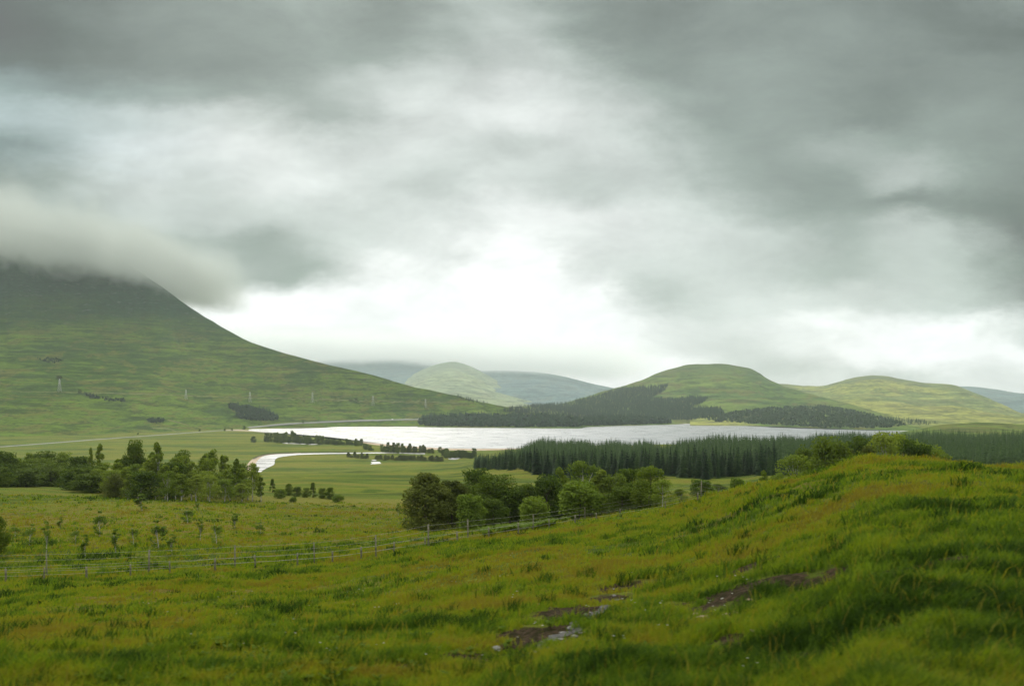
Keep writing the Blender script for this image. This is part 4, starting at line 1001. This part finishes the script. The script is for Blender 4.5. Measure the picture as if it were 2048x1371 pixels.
for _ in range(60):
    px = rg.uniform(250, 1500); py = rg.triangular(1090, 1365, 1200)
    p = at(px, py)
    if p is None: continue
    for k in range(rg.choice((1, 1, 2, 3))):
        x, y = p.x + rg.uniform(-.15, .15), p.y + rg.uniform(-.15, .15); z = p.z + rg.uniform(.16, .3); s = rg.uniform(.007, .017)
        n = len(V)
        for j in range(6): V.append((x + s * math.cos(j * 1.047), y + s * math.sin(j * 1.047), z))
        V.append((x, y, z + s * .8)); V.append((x, y, z - s * .5))
        for j in range(6): F.append([n + j, n + (j+1) % 6, n + 6]); F.append([n + (j+1) % 6, n + j, n + 7])
tag(link('cotton_grass', mesh_np('cotton_grass', np.array(V), [np.array(F)], simple('white_seed_head', (.5, .49, .43), .9, .05, 9))), 'white tufts of cotton grass dotted over the near slope', 'flowers', None, 'stuff')

# ------------------------------------------------------------------ cloud resting on the mountain and on the far tops
def cloud_mat(name, dens, col):
    m, T = newmat(name)
    v_ = T.n('ShaderNodeVolumePrincipled', {'Color': (*col, 1), 'Density': dens, 'Anisotropy': .2})
    o = T.n('ShaderNodeOutputMaterial'); m.node_tree.links.new(v_.outputs[0], o.inputs[1]); return m
def cloud(name, lumps, mat, label, seed=0, base=None):
    """one closed lumpy body: an icosphere per lump would overlap, so a single heightfield top and bottom is used"""
    (x0, x1), (y0, y1) = lumps; nx, ny = 90, 60
    gx, gy = np.meshgrid(np.linspace(x0, x1, nx), np.linspace(y0, y1, ny)); uu = (gx - x0) / (x1 - x0) * 2 - 1; vv = (gy - y0) / (y1 - y0) * 2 - 1
    e = np.clip(1 - uu ** 4, 0, 1) * np.clip(1 - vv ** 2, 0, 1)
    bot, top = base(gx, gy, uu, vv, e)
    A = np.stack([gx.ravel(), gy.ravel(), bot.ravel()], 1); B = np.stack([gx.ravel(), gy.ravel(), top.ravel()], 1)
    ii = np.arange(nx * ny).reshape(ny, nx); n = nx * ny
    Fb = np.stack([ii[:-1, :-1], ii[1:, :-1], ii[1:, 1:], ii[:-1, 1:]], -1).reshape(-1, 4); Ft = Fb[:, ::-1] + n
    per = list(ii[0, :]) + list(ii[1:, -1]) + list(ii[-1, :-1][::-1]) + list(ii[1:-1, 0][::-1]); S = [[per[k], per[(k+1) % len(per)], per[(k+1) % len(per)] + n, per[k] + n] for k in range(len(per))]
    return tag(link(name, mesh_np(name, np.concatenate([A, B]), [Fb, Ft, np.array(S)], mat, True)), label, 'cloud', None, 'stuff')
def bm_base(gx, gy, uu, vv, e):
    return np.full_like(gx, 215.0), np.full_like(gx, 800.0)
CM, T = newmat('cloud_vapour')
g = T.n('ShaderNodeTexCoord').outputs['Object']; sp_ = T.n('ShaderNodeSeparateXYZ', {0: g})
n_ = T.noise(g, .007, 7, .68, .4).outputs[0]; nb_ = T.noise(g, .0035, 4).outputs[0]
# base of the cloud climbs slowly away from the tip of the ridge; ragged by noise
basez = T.m('ADD', T.m('MULTIPLY_ADD', sp_.outputs[0], -.185, 112.0), T.m('MULTIPLY', T.m('SUBTRACT', n_, .5), 230.0))
lo_ = T.step(T.m('SUBTRACT', sp_.outputs[2], basez), 0.0, 55.0)
hi_ = T.step(T.m('SUBTRACT', T.m('ADD', basez, T.m('MULTIPLY_ADD', nb_, 380.0, 20.0)), sp_.outputs[2]), 0.0, 230.0)
xr_ = T.step(T.m('MULTIPLY_ADD', T.m('SUBTRACT', n_, .5), -300.0, T.m('MULTIPLY', sp_.outputs[0], -1.0)), 890.0, 1030.0)
yf_ = T.step(T.m('ADD', sp_.outputs[1], T.m('MULTIPLY', T.m('SUBTRACT', nb_, .5), 260)), 2060.0, 2330.0)
yb_ = T.step(sp_.outputs[1], 3400.0, 2900.0)
den = T.m('MULTIPLY', T.m('MULTIPLY', T.m('MULTIPLY', lo_, hi_), T.m('MULTIPLY', xr_, T.m('MULTIPLY', yf_, yb_))), .020)
v_ = T.n('ShaderNodeVolumePrincipled', {'Color': (.60, .64, .61, 1), 'Density': den, 'Anisotropy': .2})
o_ = T.n('ShaderNodeOutputMaterial'); CM.node_tree.links.new(v_.outputs[0], o_.inputs[1])
cloud('cloud', ((-4300, -700), (1900, 3500)), CM, 'grey cloud wrapping the top of the mountain', 1, bm_base)

CM2, T = newmat('cloud_vapour')
g = T.n('ShaderNodeTexCoord').outputs['Object']; sp_ = T.n('ShaderNodeSeparateXYZ', {0: g})
n_ = T.noise(g, .0016, 5, .6).outputs[0]
basez = T.m('ADD', T.m('MULTIPLY_ADD', sp_.outputs[0], -.052, 215.0), T.m('MULTIPLY', T.m('SUBTRACT', n_, .5), 260.0))
lo_ = T.step(T.m('SUBTRACT', sp_.outputs[2], basez), 0.0, 150.0)
hi_ = T.step(T.m('SUBTRACT', T.m('ADD', basez, 420.0), sp_.outputs[2]), 0.0, 260.0)
xa_ = T.step(sp_.outputs[0], -3300.0, -2300.0); xb_ = T.step(sp_.outputs[0], 1500.0, 500.0)
yf_ = T.step(sp_.outputs[1], 7350.0, 7900.0)
den = T.m('MULTIPLY', T.m('MULTIPLY', T.m('MULTIPLY', lo_, hi_), T.m('MULTIPLY', T.m('MULTIPLY', xa_, xb_), yf_)), .0035)
v_ = T.n('ShaderNodeVolumePrincipled', {'Color': (.97, .99, .98, 1), 'Density': den, 'Anisotropy': .3})
o_ = T.n('ShaderNodeOutputMaterial'); CM2.node_tree.links.new(v_.outputs[0], o_.inputs[1])
cloud('cloud', ((-3400, 1600), (7300, 9500)), CM2, 'pale cloud bank trailing over the farthest blue hills', 2, lambda gx, gy, uu, vv, e: (np.full_like(gx, 80.0), np.full_like(gx, 800.0)))

# ------------------------------------------------------------------ haze
m, T = newmat('air_haze')
v_ = T.n('ShaderNodeVolumePrincipled', {'Color': (.86, .97, 1.0, 1), 'Density': HAZE_D, 'Anisotropy': .4})
o_ = T.n('ShaderNodeOutputMaterial'); m.node_tree.links.new(v_.outputs[0], o_.inputs[1])
mb = MB(); mb.box((0, 0, 427), (19400, 19400, 1006)); hz = link('haze', mb.mesh('haze', m)); tag(hz, 'pale blue-green haze over the far hills', 'haze', None, 'stuff')
